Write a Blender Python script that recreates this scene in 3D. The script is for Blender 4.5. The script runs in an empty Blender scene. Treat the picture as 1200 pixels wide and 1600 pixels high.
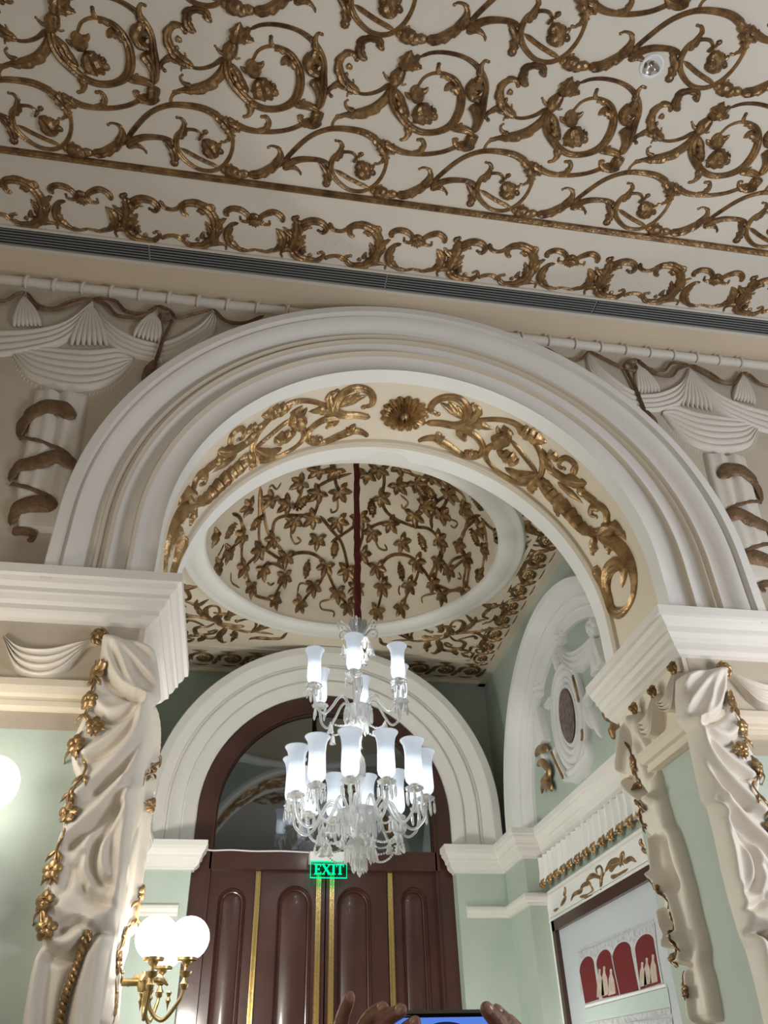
import bpy, bmesh, math, random
import numpy as np
from mathutils import Vector, Matrix
random.seed(7)
S = bpy.context.scene
COL = S.collection
H = 1.55            # eye height above the floor; heights below are given relative to the eye

# ------------------------------------------------------------------ camera
F, PITCH, ROLL, YAW = 1253.6, math.radians(36.75), math.radians(1.85), math.radians(10.5)
def cam_axes():
    cp, sp, cr, sr, cy, sy = math.cos(PITCH), math.sin(PITCH), math.cos(ROLL), math.sin(ROLL), math.cos(YAW), math.sin(YAW)
    fwd = np.array([sy*cp, cy*cp, sp]); right = np.array([cy, -sy, 0.]); down = np.cross(fwd, right)
    return cr*right+sr*down, -sr*right+cr*down, fwd
CR, CD, CF = cam_axes()
cam_d = bpy.data.cameras.new('camera'); cam = bpy.data.objects.new('camera', cam_d); COL.objects.link(cam)
cam_d.sensor_fit = 'VERTICAL'; cam_d.sensor_height = 24.0; cam_d.lens = 24.0*F/1600.0; cam_d.clip_start = 0.02
m = Matrix.Identity(4)
for i in range(3):
    m[i][0] = CR[i]; m[i][1] = -CD[i]; m[i][2] = -CF[i]
m[2][3] = H
cam.matrix_world = m
S.camera = cam

# ------------------------------------------------------------------ world, lights, exposure
W = bpy.data.worlds.new('world'); S.world = W; W.use_nodes = True
W.node_tree.nodes['Background'].inputs[0].default_value = (1.0, 0.93, 0.82, 1)
W.node_tree.nodes['Background'].inputs[1].default_value = 0.20
S.view_settings.view_transform = 'Standard'; S.view_settings.look = 'None'
S.view_settings.gamma = 1; S.view_settings.exposure = 0.0; S.view_settings.use_curve_mapping = False
def area(name, loc, target, size, power, col):
    l = bpy.data.lights.new(name, 'AREA'); l.energy = power; l.size = size; l.color = col
    o = bpy.data.objects.new(name, l); COL.objects.link(o); o.location = loc
    o.rotation_euler = (Vector(target)-Vector(loc)).to_track_quat('-Z', 'Y').to_euler(); return o
def point(name, loc, r, power, col):
    l = bpy.data.lights.new(name, 'POINT'); l.energy = power; l.shadow_soft_size = r; l.color = col
    o = bpy.data.objects.new(name, l); COL.objects.link(o); o.location = loc; return o
area('hall_unseen_uplight', (3.0, .3, 1.75), (2.0, 1.9, 4.2), 1.0, 62, (0.90, 0.93, 1.0))  # added low key light aimed upward from the right, no chandelier hangs there
area('hall_unseen_warm_uplight', (-1.6, .2, 1.7), (-.6, 1.8, 4.7), 1.0, 9, (1.0, 0.88, 0.72))  # added weak warm uplight on the left, likewise without a chandelier

# ------------------------------------------------------------------ pixel rays -> points on real planes (tracing aid)
def ray(u, v):
    return CR*(u-600)+CD*(v-800)+CF*F
def onY(p, y): r = ray(*p); r = r*(y/r[1]); return (r[0], r[2])
def onX(p, x): r = ray(*p); r = r*(x/r[0]); return (r[1], r[2])
def onZ(p, z): r = ray(*p); r = r*(z/r[2]); return (r[0], r[1])
def crop(ox, oy, s): return lambda pts: [(ox+x/s, oy+y/s) for x, y in pts]

# ------------------------------------------------------------------ materials
def mat(name, col, rough=0.6, metal=0.0, noise=0.0, nscale=6.0, bump=0.0, bscale=40.0, col2=None, coat=0.0, emit=None, estr=0.0, trans=0.0, ior=1.45, spec=0.5):
    M = bpy.data.materials.new(name); M.use_nodes = True; nt = M.node_tree; B = nt.nodes['Principled BSDF']
    B.inputs['Base Color'].default_value = (*col, 1); B.inputs['Roughness'].default_value = rough; B.inputs['Metallic'].default_value = metal
    B.inputs['Specular IOR Level'].default_value = spec
    B.inputs['Coat Weight'].default_value = coat; B.inputs['Coat Roughness'].default_value = 0.12
    B.inputs['Transmission Weight'].default_value = trans; B.inputs['IOR'].default_value = ior
    tc = nt.nodes.new('ShaderNodeTexCoord')
    if noise > 0 or col2:
        n = nt.nodes.new('ShaderNodeTexNoise'); n.inputs['Scale'].default_value = nscale; n.inputs['Detail'].default_value = 6; n.inputs['Roughness'].default_value = .6
        nt.links.new(tc.outputs['Object'], n.inputs['Vector'])
        r = nt.nodes.new('ShaderNodeValToRGB'); c2 = col2 or tuple(c*(1-noise) for c in col)
        r.color_ramp.elements[0].position = .35; r.color_ramp.elements[1].position = .65
        r.color_ramp.elements[0].color = (*c2, 1); r.color_ramp.elements[1].color = (*col, 1)
        nt.links.new(n.outputs['Fac'], r.inputs['Fac']); nt.links.new(r.outputs['Color'], B.inputs['Base Color'])
    if bump > 0:
        n2 = nt.nodes.new('ShaderNodeTexNoise'); n2.inputs['Scale'].default_value = bscale; n2.inputs['Detail'].default_value = 4
        nt.links.new(tc.outputs['Object'], n2.inputs['Vector'])
        b = nt.nodes.new('ShaderNodeBump'); b.inputs['Strength'].default_value = bump; b.inputs['Distance'].default_value = .01
        nt.links.new(n2.outputs['Fac'], b.inputs['Height']); nt.links.new(b.outputs['Normal'], B.inputs['Normal'])
    if emit:
        B.inputs['Emission Color'].default_value = (*emit, 1); B.inputs['Emission Strength'].default_value = estr
    return M
M = {}
M['white'] = mat('white_plaster', (.78, .76, .72), .55, noise=.04, nscale=3, bump=.08, bscale=30)
M['white2'] = mat('bright_plaster', (.82, .82, .81), .5, noise=.03, nscale=3, bump=.06, bscale=30)
M['ceiling'] = mat('ceiling_paint', (.66, .62, .55), .7, noise=.07, nscale=1.3, bump=.12, bscale=22)
M['cream'] = mat('cream_paint', (.76, .68, .55), .6, noise=.05, nscale=2, bump=.08)
M['cream_dark'] = mat('beige_paint', (.68, .58, .44), .65, noise=.06, nscale=2, bump=.08)
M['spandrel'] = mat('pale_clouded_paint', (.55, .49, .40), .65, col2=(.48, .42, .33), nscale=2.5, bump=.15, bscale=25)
M['relief'] = mat('modelled_plaster', (.68, .64, .57), .6, noise=.05, nscale=6, bump=.2, bscale=60)
M['green'] = mat('sage_green_paint', (.475, .545, .485), .5, col2=(.415, .49, .435), nscale=2.2, bump=.12, bscale=18)
M['bead'] = mat('tan_paint_and_shade', (.64, .57, .46), .55)  # tan paint; on the white arch beads it stands in for shade
M['drape'] = mat('ivory_plaster_drapery', (.80, .75, .67), .5, noise=.06, nscale=4, bump=.1, bscale=50)
M['gold'] = mat('antique_gilding', (.36, .225, .10), .34, .65, col2=(.12, .068, .036), nscale=15, bump=.4, bscale=60)
M['gold2'] = mat('bright_gilding', (.50, .34, .165), .36, .75, col2=(.24, .145, .07), nscale=14, bump=.3, bscale=60)
M['bronze'] = mat('dark_bronze_paint', (.22, .135, .07), .5, .35, col2=(.14, .085, .045), nscale=40, bump=.5, bscale=80)
M['brass'] = mat('polished_brass', (.72, .55, .25), .25, 1.0, bump=.1, bscale=40)
M['aged_brass'] = mat('aged_brass', (.60, .46, .24), .32, 1.0, col2=(.45, .33, .16), nscale=20)
M['wood'] = mat('mahogany', (.072, .024, .019), .36, coat=.4, col2=(.045, .015, .012), nscale=3, bump=.1, bscale=12)
M['wood_dark'] = mat('dark_mahogany', (.05, .018, .014), .35, coat=.3)
M['black'] = mat('black_recess', (.012, .012, .014), .8)
M['dark'] = mat('unlit_backing', (.02, .022, .024), .8)  # near-black colour stands in for unlit space behind the glass
M['slat'] = mat('grey_slat', (.30, .31, .30), .45)
M['velvet'] = mat('crimson_velvet', (.10, .008, .012), .85, noise=.4, nscale=30, bump=.5, bscale=30)
M['red'] = mat('deep_red_print', (.14, .008, .012), .5)
M['photo_wall'] = mat('pale_print', (.52, .56, .60), .5)
M['photo_grey'] = mat('grey_print', (.35, .37, .40), .6, col2=(.6, .62, .64), nscale=60)
M['photo_mint'] = mat('mint_print', (.50, .60, .58), .5)
M['statue_print'] = mat('stone_print', (.55, .47, .40), .6, noise=.3, nscale=60)
M['chrome'] = mat('chrome', (.7, .7, .72), .2, 1.0)
M['plastic'] = mat('white_plastic', (.80, .81, .83), .4)
M['floor'] = mat('polished_floor', (.32, .24, .17), .25, noise=.2, nscale=4)
M['oval'] = mat('speckled_brown_stone', (.26, .19, .16), .5, col2=(.10, .075, .07), nscale=35)
M['skin'] = mat('brown_skin', (.30, .145, .095), .45, noise=.15, nscale=40, bump=.2, bscale=120)
M['nail'] = mat('fingernail', (.50, .28, .22), .25)
M['shirt'] = mat('navy_cotton_shirt', (.03, .04, .08), .85, bump=.2)
M['trouser'] = mat('charcoal_trousers', (.03, .03, .035), .85)
M['hair'] = mat('black_hair', (.01, .009, .008), .5, bump=.6, bscale=120)
M['phone'] = mat('black_phone_case', (.01, .01, .012), .3)

def crystal():
    Mt = bpy.data.materials.new('cut_crystal'); Mt.use_nodes = True; nt = Mt.node_tree; nt.nodes.clear()
    o = nt.nodes.new('ShaderNodeOutputMaterial'); g = nt.nodes.new('ShaderNodeBsdfGlass'); g.inputs['IOR'].default_value = 1.52; g.inputs['Roughness'].default_value = .03
    g.inputs['Color'].default_value = (.97, .98, 1, 1)
    t = nt.nodes.new('ShaderNodeBsdfTranslucent'); t.inputs['Color'].default_value = (.9, .9, .88, 1)
    d = nt.nodes.new('ShaderNodeBsdfDiffuse'); d.inputs['Color'].default_value = (.85, .85, .82, 1)
    a = nt.nodes.new('ShaderNodeMixShader'); a.inputs[0].default_value = .5
    b = nt.nodes.new('ShaderNodeMixShader'); b.inputs[0].default_value = .30
    nt.links.new(t.outputs[0], a.inputs[1]); nt.links.new(d.outputs[0], a.inputs[2])
    nt.links.new(g.outputs[0], b.inputs[1]); nt.links.new(a.outputs[0], b.inputs[2]); nt.links.new(b.outputs[0], o.inputs[0]); return Mt
M['crystal'] = crystal()
def frosted(name, col, estr, tr):
    Mt = bpy.data.materials.new(name); Mt.use_nodes = True; nt = Mt.node_tree; nt.nodes.clear()
    o = nt.nodes.new('ShaderNodeOutputMaterial'); e = nt.nodes.new('ShaderNodeEmission'); e.inputs[0].default_value = (*col, 1); e.inputs[1].default_value = estr
    t = nt.nodes.new('ShaderNodeBsdfTranslucent'); t.inputs['Color'].default_value = (.55, .58, .62, 1)
    g = nt.nodes.new('ShaderNodeBsdfPrincipled'); g.inputs['Base Color'].default_value = (.55, .57, .60, 1); g.inputs['Roughness'].default_value = .2
    tp = nt.nodes.new('ShaderNodeBsdfTransparent')
    a = nt.nodes.new('ShaderNodeMixShader'); a.inputs[0].default_value = .25
    b = nt.nodes.new('ShaderNodeMixShader'); b.inputs[0].default_value = tr
    c = nt.nodes.new('ShaderNodeAddShader')
    nt.links.new(t.outputs[0], a.inputs[1]); nt.links.new(g.outputs[0], a.inputs[2])
    nt.links.new(a.outputs[0], b.inputs[1]); nt.links.new(tp.outputs[0], b.inputs[2])
    nt.links.new(b.outputs[0], c.inputs[0]); nt.links.new(e.outputs[0], c.inputs[1]); nt.links.new(c.outputs[0], o.inputs[0]); return Mt
M['shade'] = frosted('frosted_glass_shade', (.86, .93, 1.0), .22, .10)
M['bulb'] = mat('lit_bulb', (1, 1, 1), emit=(.90, .96, 1.0), estr=7)
M['globe'] = mat('lit_opal_globe', (1, 1, 1), .3, emit=(1.0, .94, .84), estr=5.5)
M['exit_green'] = mat('lit_green_letter', (0, .5, .25), emit=(0.0, .85, .38), estr=1.0, spec=0.0)
M['phone_screen'] = mat('lit_screen', (.02, .03, .05), .2, emit=(.10, .22, .75), estr=1.0)
M['screen_dark'] = mat('screen_image_dark', (.01, .01, .02), .3, emit=(.02, .03, .10), estr=.5)
def glasspane(name, col, mixv):
    Mt = bpy.data.materials.new(name); Mt.use_nodes = True; nt = Mt.node_tree; nt.nodes.clear()
    o = nt.nodes.new('ShaderNodeOutputMaterial'); g = nt.nodes.new('ShaderNodeBsdfGlossy'); g.inputs['Roughness'].default_value = .03; g.inputs['Color'].default_value = (.9, .95, 1, 1)
    t = nt.nodes.new('ShaderNodeBsdfTransparent'); t.inputs[0].default_value = (*col, 1)
    b = nt.nodes.new('ShaderNodeMixShader'); b.inputs[0].default_value = mixv
    nt.links.new(t.outputs[0], b.inputs[1]); nt.links.new(g.outputs[0], b.inputs[2]); nt.links.new(b.outputs[0], o.inputs[0]); return Mt
M['pane'] = glasspane('dark_fanlight_glass', (.75, .8, .82), .22)
M['acrylic'] = glasspane('green_tinted_acrylic', (.45, .95, .75), .0)

# ------------------------------------------------------------------ mesh tools
def cr(pts, n=8, closed=False):
    P = [np.array(p, float) for p in pts]
    if len(P) < 3 and not closed:
        return [P[0]+(P[-1]-P[0])*i/n for i in range(n+1)]
    out = []; N = len(P); segs = N if closed else N-1
    for i in range(segs):
        if closed: a, b, c, d = P[(i-1) % N], P[i], P[(i+1) % N], P[(i+2) % N]
        else: a, b, c, d = P[max(i-1, 0)], P[i], P[i+1], P[min(i+2, N-1)]
        if not closed and i == 0: a = 2*b-c
        if not closed and i == N-2: d = 2*c-b
        for k in range(n):
            t = k/n
            out.append(.5*((2*b)+(c-a)*t+(2*a-5*b+4*c-d)*t*t+(3*b-a-3*c+d)*t**3))
    if not closed: out.append(P[-1])
    return out
def lerpw(w, t):
    if not isinstance(w, (list, tuple)): return w
    x = t*(len(w)-1); i = min(int(x), len(w)-2); return w[i]+(w[i+1]-w[i])*(x-i)
ORG = {}
class MB:
    def __init__(s): s.v = []; s.f = []
    def add(s, V, Fc):
        o = len(s.v); s.v += [tuple(map(float, p)) for p in V]; s.f += [tuple(i+o for i in f) for f in Fc]
    def box(s, x0, x1, y0, y1, z0, z1):
        s.add([(x0,y0,z0),(x1,y0,z0),(x1,y1,z0),(x0,y1,z0),(x0,y0,z1),(x1,y0,z1),(x1,y1,z1),(x0,y1,z1)],
              [(0,3,2,1),(4,5,6,7),(0,1,5,4),(1,2,6,5),(2,3,7,6),(3,0,4,7)]); return s
    def quad(s, a, b, c, d): s.add([a,b,c,d], [(0,1,2,3)]); return s
    def tube(s, pts, r, n=8, closed=False, cap=True):
        P = [np.array(p, float) for p in pts]; N = len(P); V = []; up = np.array([0.13, .27, .95]); 
        for i, p in enumerate(P):
            a = P[(i-1) % N] if closed else P[max(i-1, 0)]; b = P[(i+1) % N] if closed else P[min(i+1, N-1)]
            t = b-a; t = t/(np.linalg.norm(t)+1e-9)
            if i == 0:
                u = np.cross(t, up); u /= np.linalg.norm(u)+1e-9
            else:
                u = u-t*(u@t); u /= np.linalg.norm(u)+1e-9
            w = np.cross(t, u); rr = lerpw(r, i/max(N-1, 1))
            for k in range(n):
                A = 2*math.pi*k/n; V.append(p+rr*(math.cos(A)*u+math.sin(A)*w))
        Fc = []
        for i in range(N if closed else N-1):
            j = (i+1) % N
            for k in range(n): Fc.append((i*n+k, i*n+(k+1) % n, j*n+(k+1) % n, j*n+k))
        if cap and not closed: Fc += [tuple(range(n))[::-1], tuple((N-1)*n+k for k in range(n))]
        s.add(V, Fc); return s
    def lathe(s, prof, c=(0,0,0), n=20, flute=0, fl=0.0):
        V = []; Fc = []
        for r, z in prof:
            for k in range(n):
                A = 2*math.pi*k/n; rr = r*(1+fl*math.cos(flute*A)) if flute else r
                V.append((c[0]+rr*math.cos(A), c[1]+rr*math.sin(A), c[2]+z))
        for i in range(len(prof)-1):
            for k in range(n): Fc.append((i*n+k, i*n+(k+1) % n, (i+1)*n+(k+1) % n, (i+1)*n+k))
        s.add(V, Fc); return s
    # raised ribbon on a surface.  mp(u,v,h)->xyz ; P in surface coords (metres)
    def stroke(s, mp, P, w, h=None, n=6, lobes=0, depth=.35, side=0, groove=0, h0=-.002, closed=False, taper=True, blobend=False):
        P = cr(P, n, closed); N = len(P); V = []; 
        if h is None: h = .45
        if lobes: n = max(n, int(lobes*7/max(len(P)-1, 1))); groove = max(groove, .7)
        L = [0]
        for i in range(1, N): L.append(L[-1]+np.linalg.norm(P[i]-P[i-1]))
        prof = [(-1, 0), (-.8, .62), (-.42, .93), (0, 1.0-.45*groove), (.42, .93), (.8, .62), (1, 0)]
        for i, p in enumerate(P):
            a = P[(i-1) % N] if closed else P[max(i-1, 0)]; b = P[(i+1) % N] if closed else P[min(i+1, N-1)]
            t = b-a; t = t/(np.linalg.norm(t)+1e-9); nn = np.array([-t[1], t[0]])
            T = L[i]/(L[-1]+1e-9); ww = lerpw(w, T)*.5; m_ = 1.0; q_ = 1.0; hm = 1.0
            if lobes:
                f1 = (T*(lobes+.5)) % 1.0; f2 = (T*(lobes+.5)+.5) % 1.0
                sa = 1.12-depth*1.5*f1**1.6; sb = 1.12-depth*1.5*f2**1.6
                hm = .95+.08*math.sin(2*math.pi*f1)
                m_ = sa if side <= 0 else 1; q_ = sb if side >= 0 else 1
            if not closed and taper:
                e = min(i, N-1-i)
                if e == 0: m_ *= .25; q_ *= .25; hm *= .3
                elif e == 1: m_ *= .75; q_ *= .75; hm *= .85
            for (x, z) in prof:
                k = m_ if x < 0 else q_
                hh = z*ww*2*h*hm
                q = p+nn*x*ww*k; V.append(mp(q[0], q[1], hh+h0))
        n7 = len(prof); Fc = []
        for i in range(N if closed else N-1):
            j = (i+1) % N
            for k in range(n7-1): Fc.append((i*n7+k, i*n7+k+1, j*n7+k+1, j*n7+k))
        s.add(V, Fc)
        if blobend:
            s.blob(mp, P[-1], lerpw(w, 1)*.62, lerpw(w, 1)*.55)
        return s
    def blob(s, mp, c, r, h, n=8, asp=1.0, ang=0.0, h0=-.002):
        V = []; Fc = []; ca, sa = math.cos(ang), math.sin(ang); rings = 3
        for i in range(rings):
            a = math.pi/2*i/rings
            for k in range(n):
                A = 2*math.pi*k/n; x = r*math.cos(a)*math.cos(A)*asp; y = r*math.cos(a)*math.sin(A)
                V.append(mp(c[0]+x*ca-y*sa, c[1]+x*sa+y*ca, h*math.sin(a)+h0))
        V.append(mp(c[0], c[1], h+h0))
        for i in range(rings-1):
            for k in range(n): Fc.append((i*n+k, i*n+(k+1) % n, (i+1)*n+(k+1) % n, (i+1)*n+k))
        for k in range(n): Fc.append(((rings-1)*n+k, (rings-1)*n+(k+1) % n, rings*n))
        s.add(V, Fc); return s
    # leaf with pointed lobes fanning from a base
    def fan(s, mp, c, r, ang, lobes=5, spread=4.4, h=.03, h0=-.002, notch=.5):
        V = [mp(c[0], c[1], h+h0)]; N = lobes*4+1; Fc = []
        for ring, (f_, hz) in enumerate(((.5, 1.15), (1.0, .25))):
            for i in range(N):
                t = i/(N-1); A = ang+spread*(t-.5); ph = (t*lobes) % 1.0
                l = 1-abs(t-.5)*.55
                rr = r*l*(notch+(1-notch)*(1-abs(2*ph-1))**.8) if ring else r*l*f_
                hh = h*hz*(.75+.35*math.sin(math.pi*ph))
                V.append(mp(c[0]+rr*math.cos(A), c[1]+rr*math.sin(A), hh+h0))
        for i in range(N-1): Fc += [(0, 1+i, 2+i), (1+i, 1+N+i, 2+N+i, 2+i)]
        # rim down to the surface
        o = len(V)
        for i in range(N):
            t = i/(N-1); A = ang+spread*(t-.5); ph = (t*lobes) % 1.0; l = 1-abs(t-.5)*.55
            rr = r*l*(notch+(1-notch)*(1-abs(2*ph-1))**.8)*.97
            V.append(mp(c[0]+rr*math.cos(A), c[1]+rr*math.sin(A), h0))
        for i in range(N-1): Fc.append((1+N+i, o+i, o+i+1, 2+N+i))
        s.add(V, Fc); return s
    def obj(s, name, m_, parent=None, origin=None, smooth=True, label=None, cat=None, group=None, kind=None, sub=0):
        me = bpy.data.meshes.new(name)
        V = np.array(s.v)
        if parent is not None: o = ORG[parent.name]
        else: o = np.array(origin if origin is not None else ((V[:,0].min()+V[:,0].max())/2, (V[:,1].min()+V[:,1].max())/2, V[:,2].min()))
        me.from_pydata([tuple(p) for p in (V-o)], [], s.f)
        me.materials.append(m_ if not isinstance(m_, str) else M[m_])
        if smooth: me.polygons.foreach_set('use_smooth', [True]*len(me.polygons))
        bm = bmesh.new(); bm.from_mesh(me)
        bmesh.ops.recalc_face_normals(bm, faces=bm.faces); bm.to_mesh(me); bm.free()
        me.update()
        ob = bpy.data.objects.new(name, me); COL.objects.link(ob)
        if smooth:
            md = ob.modifiers.new('edge', 'EDGE_SPLIT'); md.split_angle = math.radians(38)
        ORG[ob.name] = o
        if parent is not None: ob.parent = parent
        else: ob.location = (o[0], o[1], o[2]+H)
        tag(ob, label, cat, group, kind)
        return ob
def tag(o, label=None, cat=None, group=None, kind=None):
    if label: o['label'] = label
    if cat: o['category'] = cat
    if group: o['group'] = group
    if kind: o['kind'] = kind
    return o
def empty(name, loc, label, cat, group=None):
    o = bpy.data.objects.new(name, None); o.empty_display_size = .05; COL.objects.link(o); o.location = (loc[0], loc[1], loc[2]+H)
    ORG[o.name] = np.array(loc, float); return tag(o, label, cat, group)
def struct(mb, name, m_, smooth=False, parent=None): return mb.obj(name, m_, parent=parent, smooth=smooth, kind='structure' if parent is None else None)
def copy_tree(o, parent=None, loc=None, label=None, group=None):
    c = o.copy(); COL.objects.link(c)
    if parent is not None: c.parent = parent
    if loc is not None: c.location = loc
    if label: c['label'] = label
    if group: c['group'] = group
    for ch in list(o.children): copy_tree(ch, c)
    return c

# ------------------------------------------------------------------ main dimensions (metres, heights relative to the eye)
YF, YR = 2.6, 3.22                 # hall side and alcove side of the arch wall
AX, AZ, AR = 0.627, 1.794, 1.010     # front arch centre and radius
ZC = 3.206                         # hall ceiling
ZA = 2.834                         # alcove ceiling
BX = 0.57                          # alcove axis
YB = 5.98; XR = 1.906; XL = 2*BX-XR
FL = -H
def ceil_map(u, v, h): return (u, v, ZC-h)
def alc_map(u, v, h): return (u, v, ZA-h)
def fw_map(u, v, h): return (u, YF-h, v)
def fw_mir(u, v, h): return (2*AX-u, YF-h, v)
def rwall_map(u, v, h): return (XR-h, u, v)
def rev_r(u, v, h): return (AX+AR-h, u, v)
def rev_l(u, v, h): return (AX-AR+h, u, v)

def arch_pts(r, n=48, z0=None, stilt=0):
    z = [(AX-r, z0)] if z0 is not None else []
    return z
def arch_sweep(cx, cz, prof, z0, plane='XZ', n=56):
    """prof: list of (r, depth). legs go down to z0"""
    mb = MB(); rows = []
    ts = [('L', 0)] + [('A', math.pi-math.pi*i/n) for i in range(n+1)] + [('R', 0)]
    V = []
    for k, a in ts:
        for r, d in prof:
            if k == 'L': u, v = cx-r, z0
            elif k == 'R': u, v = cx+r, z0
            else: u, v = cx+r*math.cos(a), cz+r*math.sin(a)
            V.append((u, d, v) if plane == 'XZ' else (d, u, v))
    N = len(prof); Fc = []
    for i in range(len(ts)-1):
        for j in range(N-1): Fc.append((i*N+j, i*N+j+1, (i+1)*N+j+1, (i+1)*N+j))
    mb.add(V, Fc); return mb
def arch_wall(cx, cz, r, x0, x1, z0, z1, d, plane='XZ', n=48):
    mb = MB(); inn = [(cx-r, z0)]+[(cx+r*math.cos(math.pi-math.pi*i/n), cz+r*math.sin(math.pi-math.pi*i/n)) for i in range(n+1)]+[(cx+r, z0)]
    out = []
    for i, (u, v) in enumerate(inn):
        if i == 0: out.append((x0, z0)); continue
        if i == len(inn)-1: out.append((x1, z0)); continue
        a = math.atan2(v-cz, u-cx); c, s_ = math.cos(a), math.sin(a)
        k = min((x1-cx)/c if c > 1e-6 else 1e9, (x0-cx)/c if c < -1e-6 else 1e9, (z1-cz)/s_ if s_ > 1e-6 else 1e9)
        out.append((cx+c*k, cz+s_*k))
    # corners
    f3 = lambda p: (p[0], d, p[1]) if plane == 'XZ' else (d, p[0], p[1])
    V = [f3(p) for p in inn]+[f3(p) for p in out]; N = len(inn); Fc = [(i, i+1, N+i+1, N+i) for i in range(N-1)]
    mb.add(V, Fc)
    for cxn, (X, Z_) in (('l', (x0, z1)), ('r', (x1, z1))):
        for i in range(N-1):
            a, b = out[i], out[i+1]
            if abs(a[0]-X) < 1e-6 and abs(b[1]-Z_) < 1e-6 and abs(a[1]-Z_) > 1e-6: mb.add([f3(a), f3(b), f3((X, Z_))], [(0, 1, 2)])
            if abs(b[0]-X) < 1e-6 and abs(a[1]-Z_) < 1e-6 and abs(b[1]-Z_) > 1e-6: mb.add([f3(a), f3(b), f3((X, Z_))], [(0, 1, 2)])
    return mb
def sweep(path, prof, side=-1):
    """moulding along a plan polyline with mitred corners; prof (d outward, z)"""
    P = [np.array(p, float) for p in path]; N = len(P); V = []
    def nrm(a, b):
        t = (b-a)/np.linalg.norm(b-a); return np.array([t[1], -t[0]]) if side < 0 else np.array([-t[1], t[0]])
    for i in range(N):
        if i == 0: m_ = nrm(P[0], P[1])
        elif i == N-1: m_ = nrm(P[-2], P[-1])
        else:
            a, b = nrm(P[i-1], P[i]), nrm(P[i], P[i+1]); m_ = (a+b)/(1+a@b)
        for d, z in prof: V.append((P[i][0]+m_[0]*d, P[i][1]+m_[1]*d, z))
    n = len(prof); Fc = [(i*n+j, i*n+j+1, (i+1)*n+j+1, (i+1)*n+j) for i in range(N-1) for j in range(n-1)]
    Fc += [tuple(range(n)), tuple((N-1)*n+j for j in range(n))]
    mb = MB(); mb.add(V, Fc); return mb

# ================================================================== SETTING
struct(MB().box(-4, 6, -4, 8, FL-.1, FL), 'floor', 'floor')
struct(MB().box(-4, 6, -4, YF+.05, ZC, ZC+.1), 'ceiling', 'ceiling')
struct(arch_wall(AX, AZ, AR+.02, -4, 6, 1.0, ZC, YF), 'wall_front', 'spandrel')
low = MB(); low.box(-4, AX-AR, YF, YR, FL, 1.1); low.box(AX+AR, 6, YF, YR, FL, 1.1); struct(low, 'wall_front_lower', 'green')
up = MB(); up.box(-4, AX-AR, YF+.002, YR, 1.08, 1.50); up.box(AX+AR, 6, YF+.002, YR, 1.08, 1.50); struct(up, 'wall_front_frieze', 'cream')
struct(arch_wall(AX, AZ, AR+.02, -4, 6, 1.0, ZC+.1, YR), 'wall_front_rear', 'green')
# hall ceiling: beige strip and edges
struct(MB().box(-4, 6, 2.445, YF, ZC-.006, ZC+.02), 'trim_1', 'cream_dark')
struct(MB().box(-4, 6, 2.325, 2.337, ZC-.012, ZC+.02), 'trim_2', 'ceiling')
g = MB(); g.stroke(ceil_map, [(-4, 1.968), (6, 1.968)], .034, .5, n=30, taper=False, groove=1); struct(g, 'trim_3', 'gold', True)
struct(MB().box(-4, 6, 2.43, 2.448, ZC-.014, ZC+.02), 'trim_4', 'ceiling')
# front arch: archivolt, beads, soffit
arch_prof = [(AR, 2.577), (1.03, 2.588), (1.06, 2.591), (1.085, 2.582), (1.098, 2.57), (1.116, 2.572), (1.125, 2.586), (1.145, 2.591), (1.165, 2.586), (1.18, 2.57), (1.235, 2.568), (1.242, 2.578), (1.255, 2.574), (1.272, 2.552), (1.29, 2.532), (1.305, 2.522), (1.318, 2.519), (1.325, 2.530), (1.334, 2.530), (1.336, 2.502), (1.37, 2.500), (1.374, 2.504), (1.374, 2.60)]
struct(arch_sweep(AX, AZ, arch_prof, 1.5, n=80), 'trim_5', 'white', True)
b = MB()
for r0 in (1.098, 1.183, 1.215):
    q = arch_sweep(AX, AZ, [(r0-.004, 2.578), (r0-.001, 2.556), (r0+.007, 2.548), (r0+.015, 2.556), (r0+.018, 2.578)], 1.5, n=80); b.add(q.v, q.f)
struct(b, 'trim_6', 'bead', True)  # white plaster beads, their shaded side put into the tan colour
struct(arch_sweep(AX, AZ, [(AR, 2.577), (AR, 2.662), (AR+.008, 2.664)], 1.4, n=80), 'trim_7', 'white2', True)
struct(arch_sweep(AX, AZ, [(AR+.006, 2.66), (AR+.006, 3.08)], 1.4, n=80), 'trim_8', 'cream', True)
struct(arch_sweep(AX, AZ, [(AR+.008, 3.072), (AR-.008, 3.08), (AR-.012, 3.09), (AR-.008, 3.10), (AR-.004, 3.105), (AR-.008, 3.118), (AR, 3.13)], 1.4, n=80), 'trim_9', 'bead', True)
struct(arch_sweep(AX, AZ, [(AR, 3.128), (AR-.002, YR+.005), (AR+.03, YR+.005)], 1.4, n=80), 'trim_10', 'white2', True)
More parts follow.
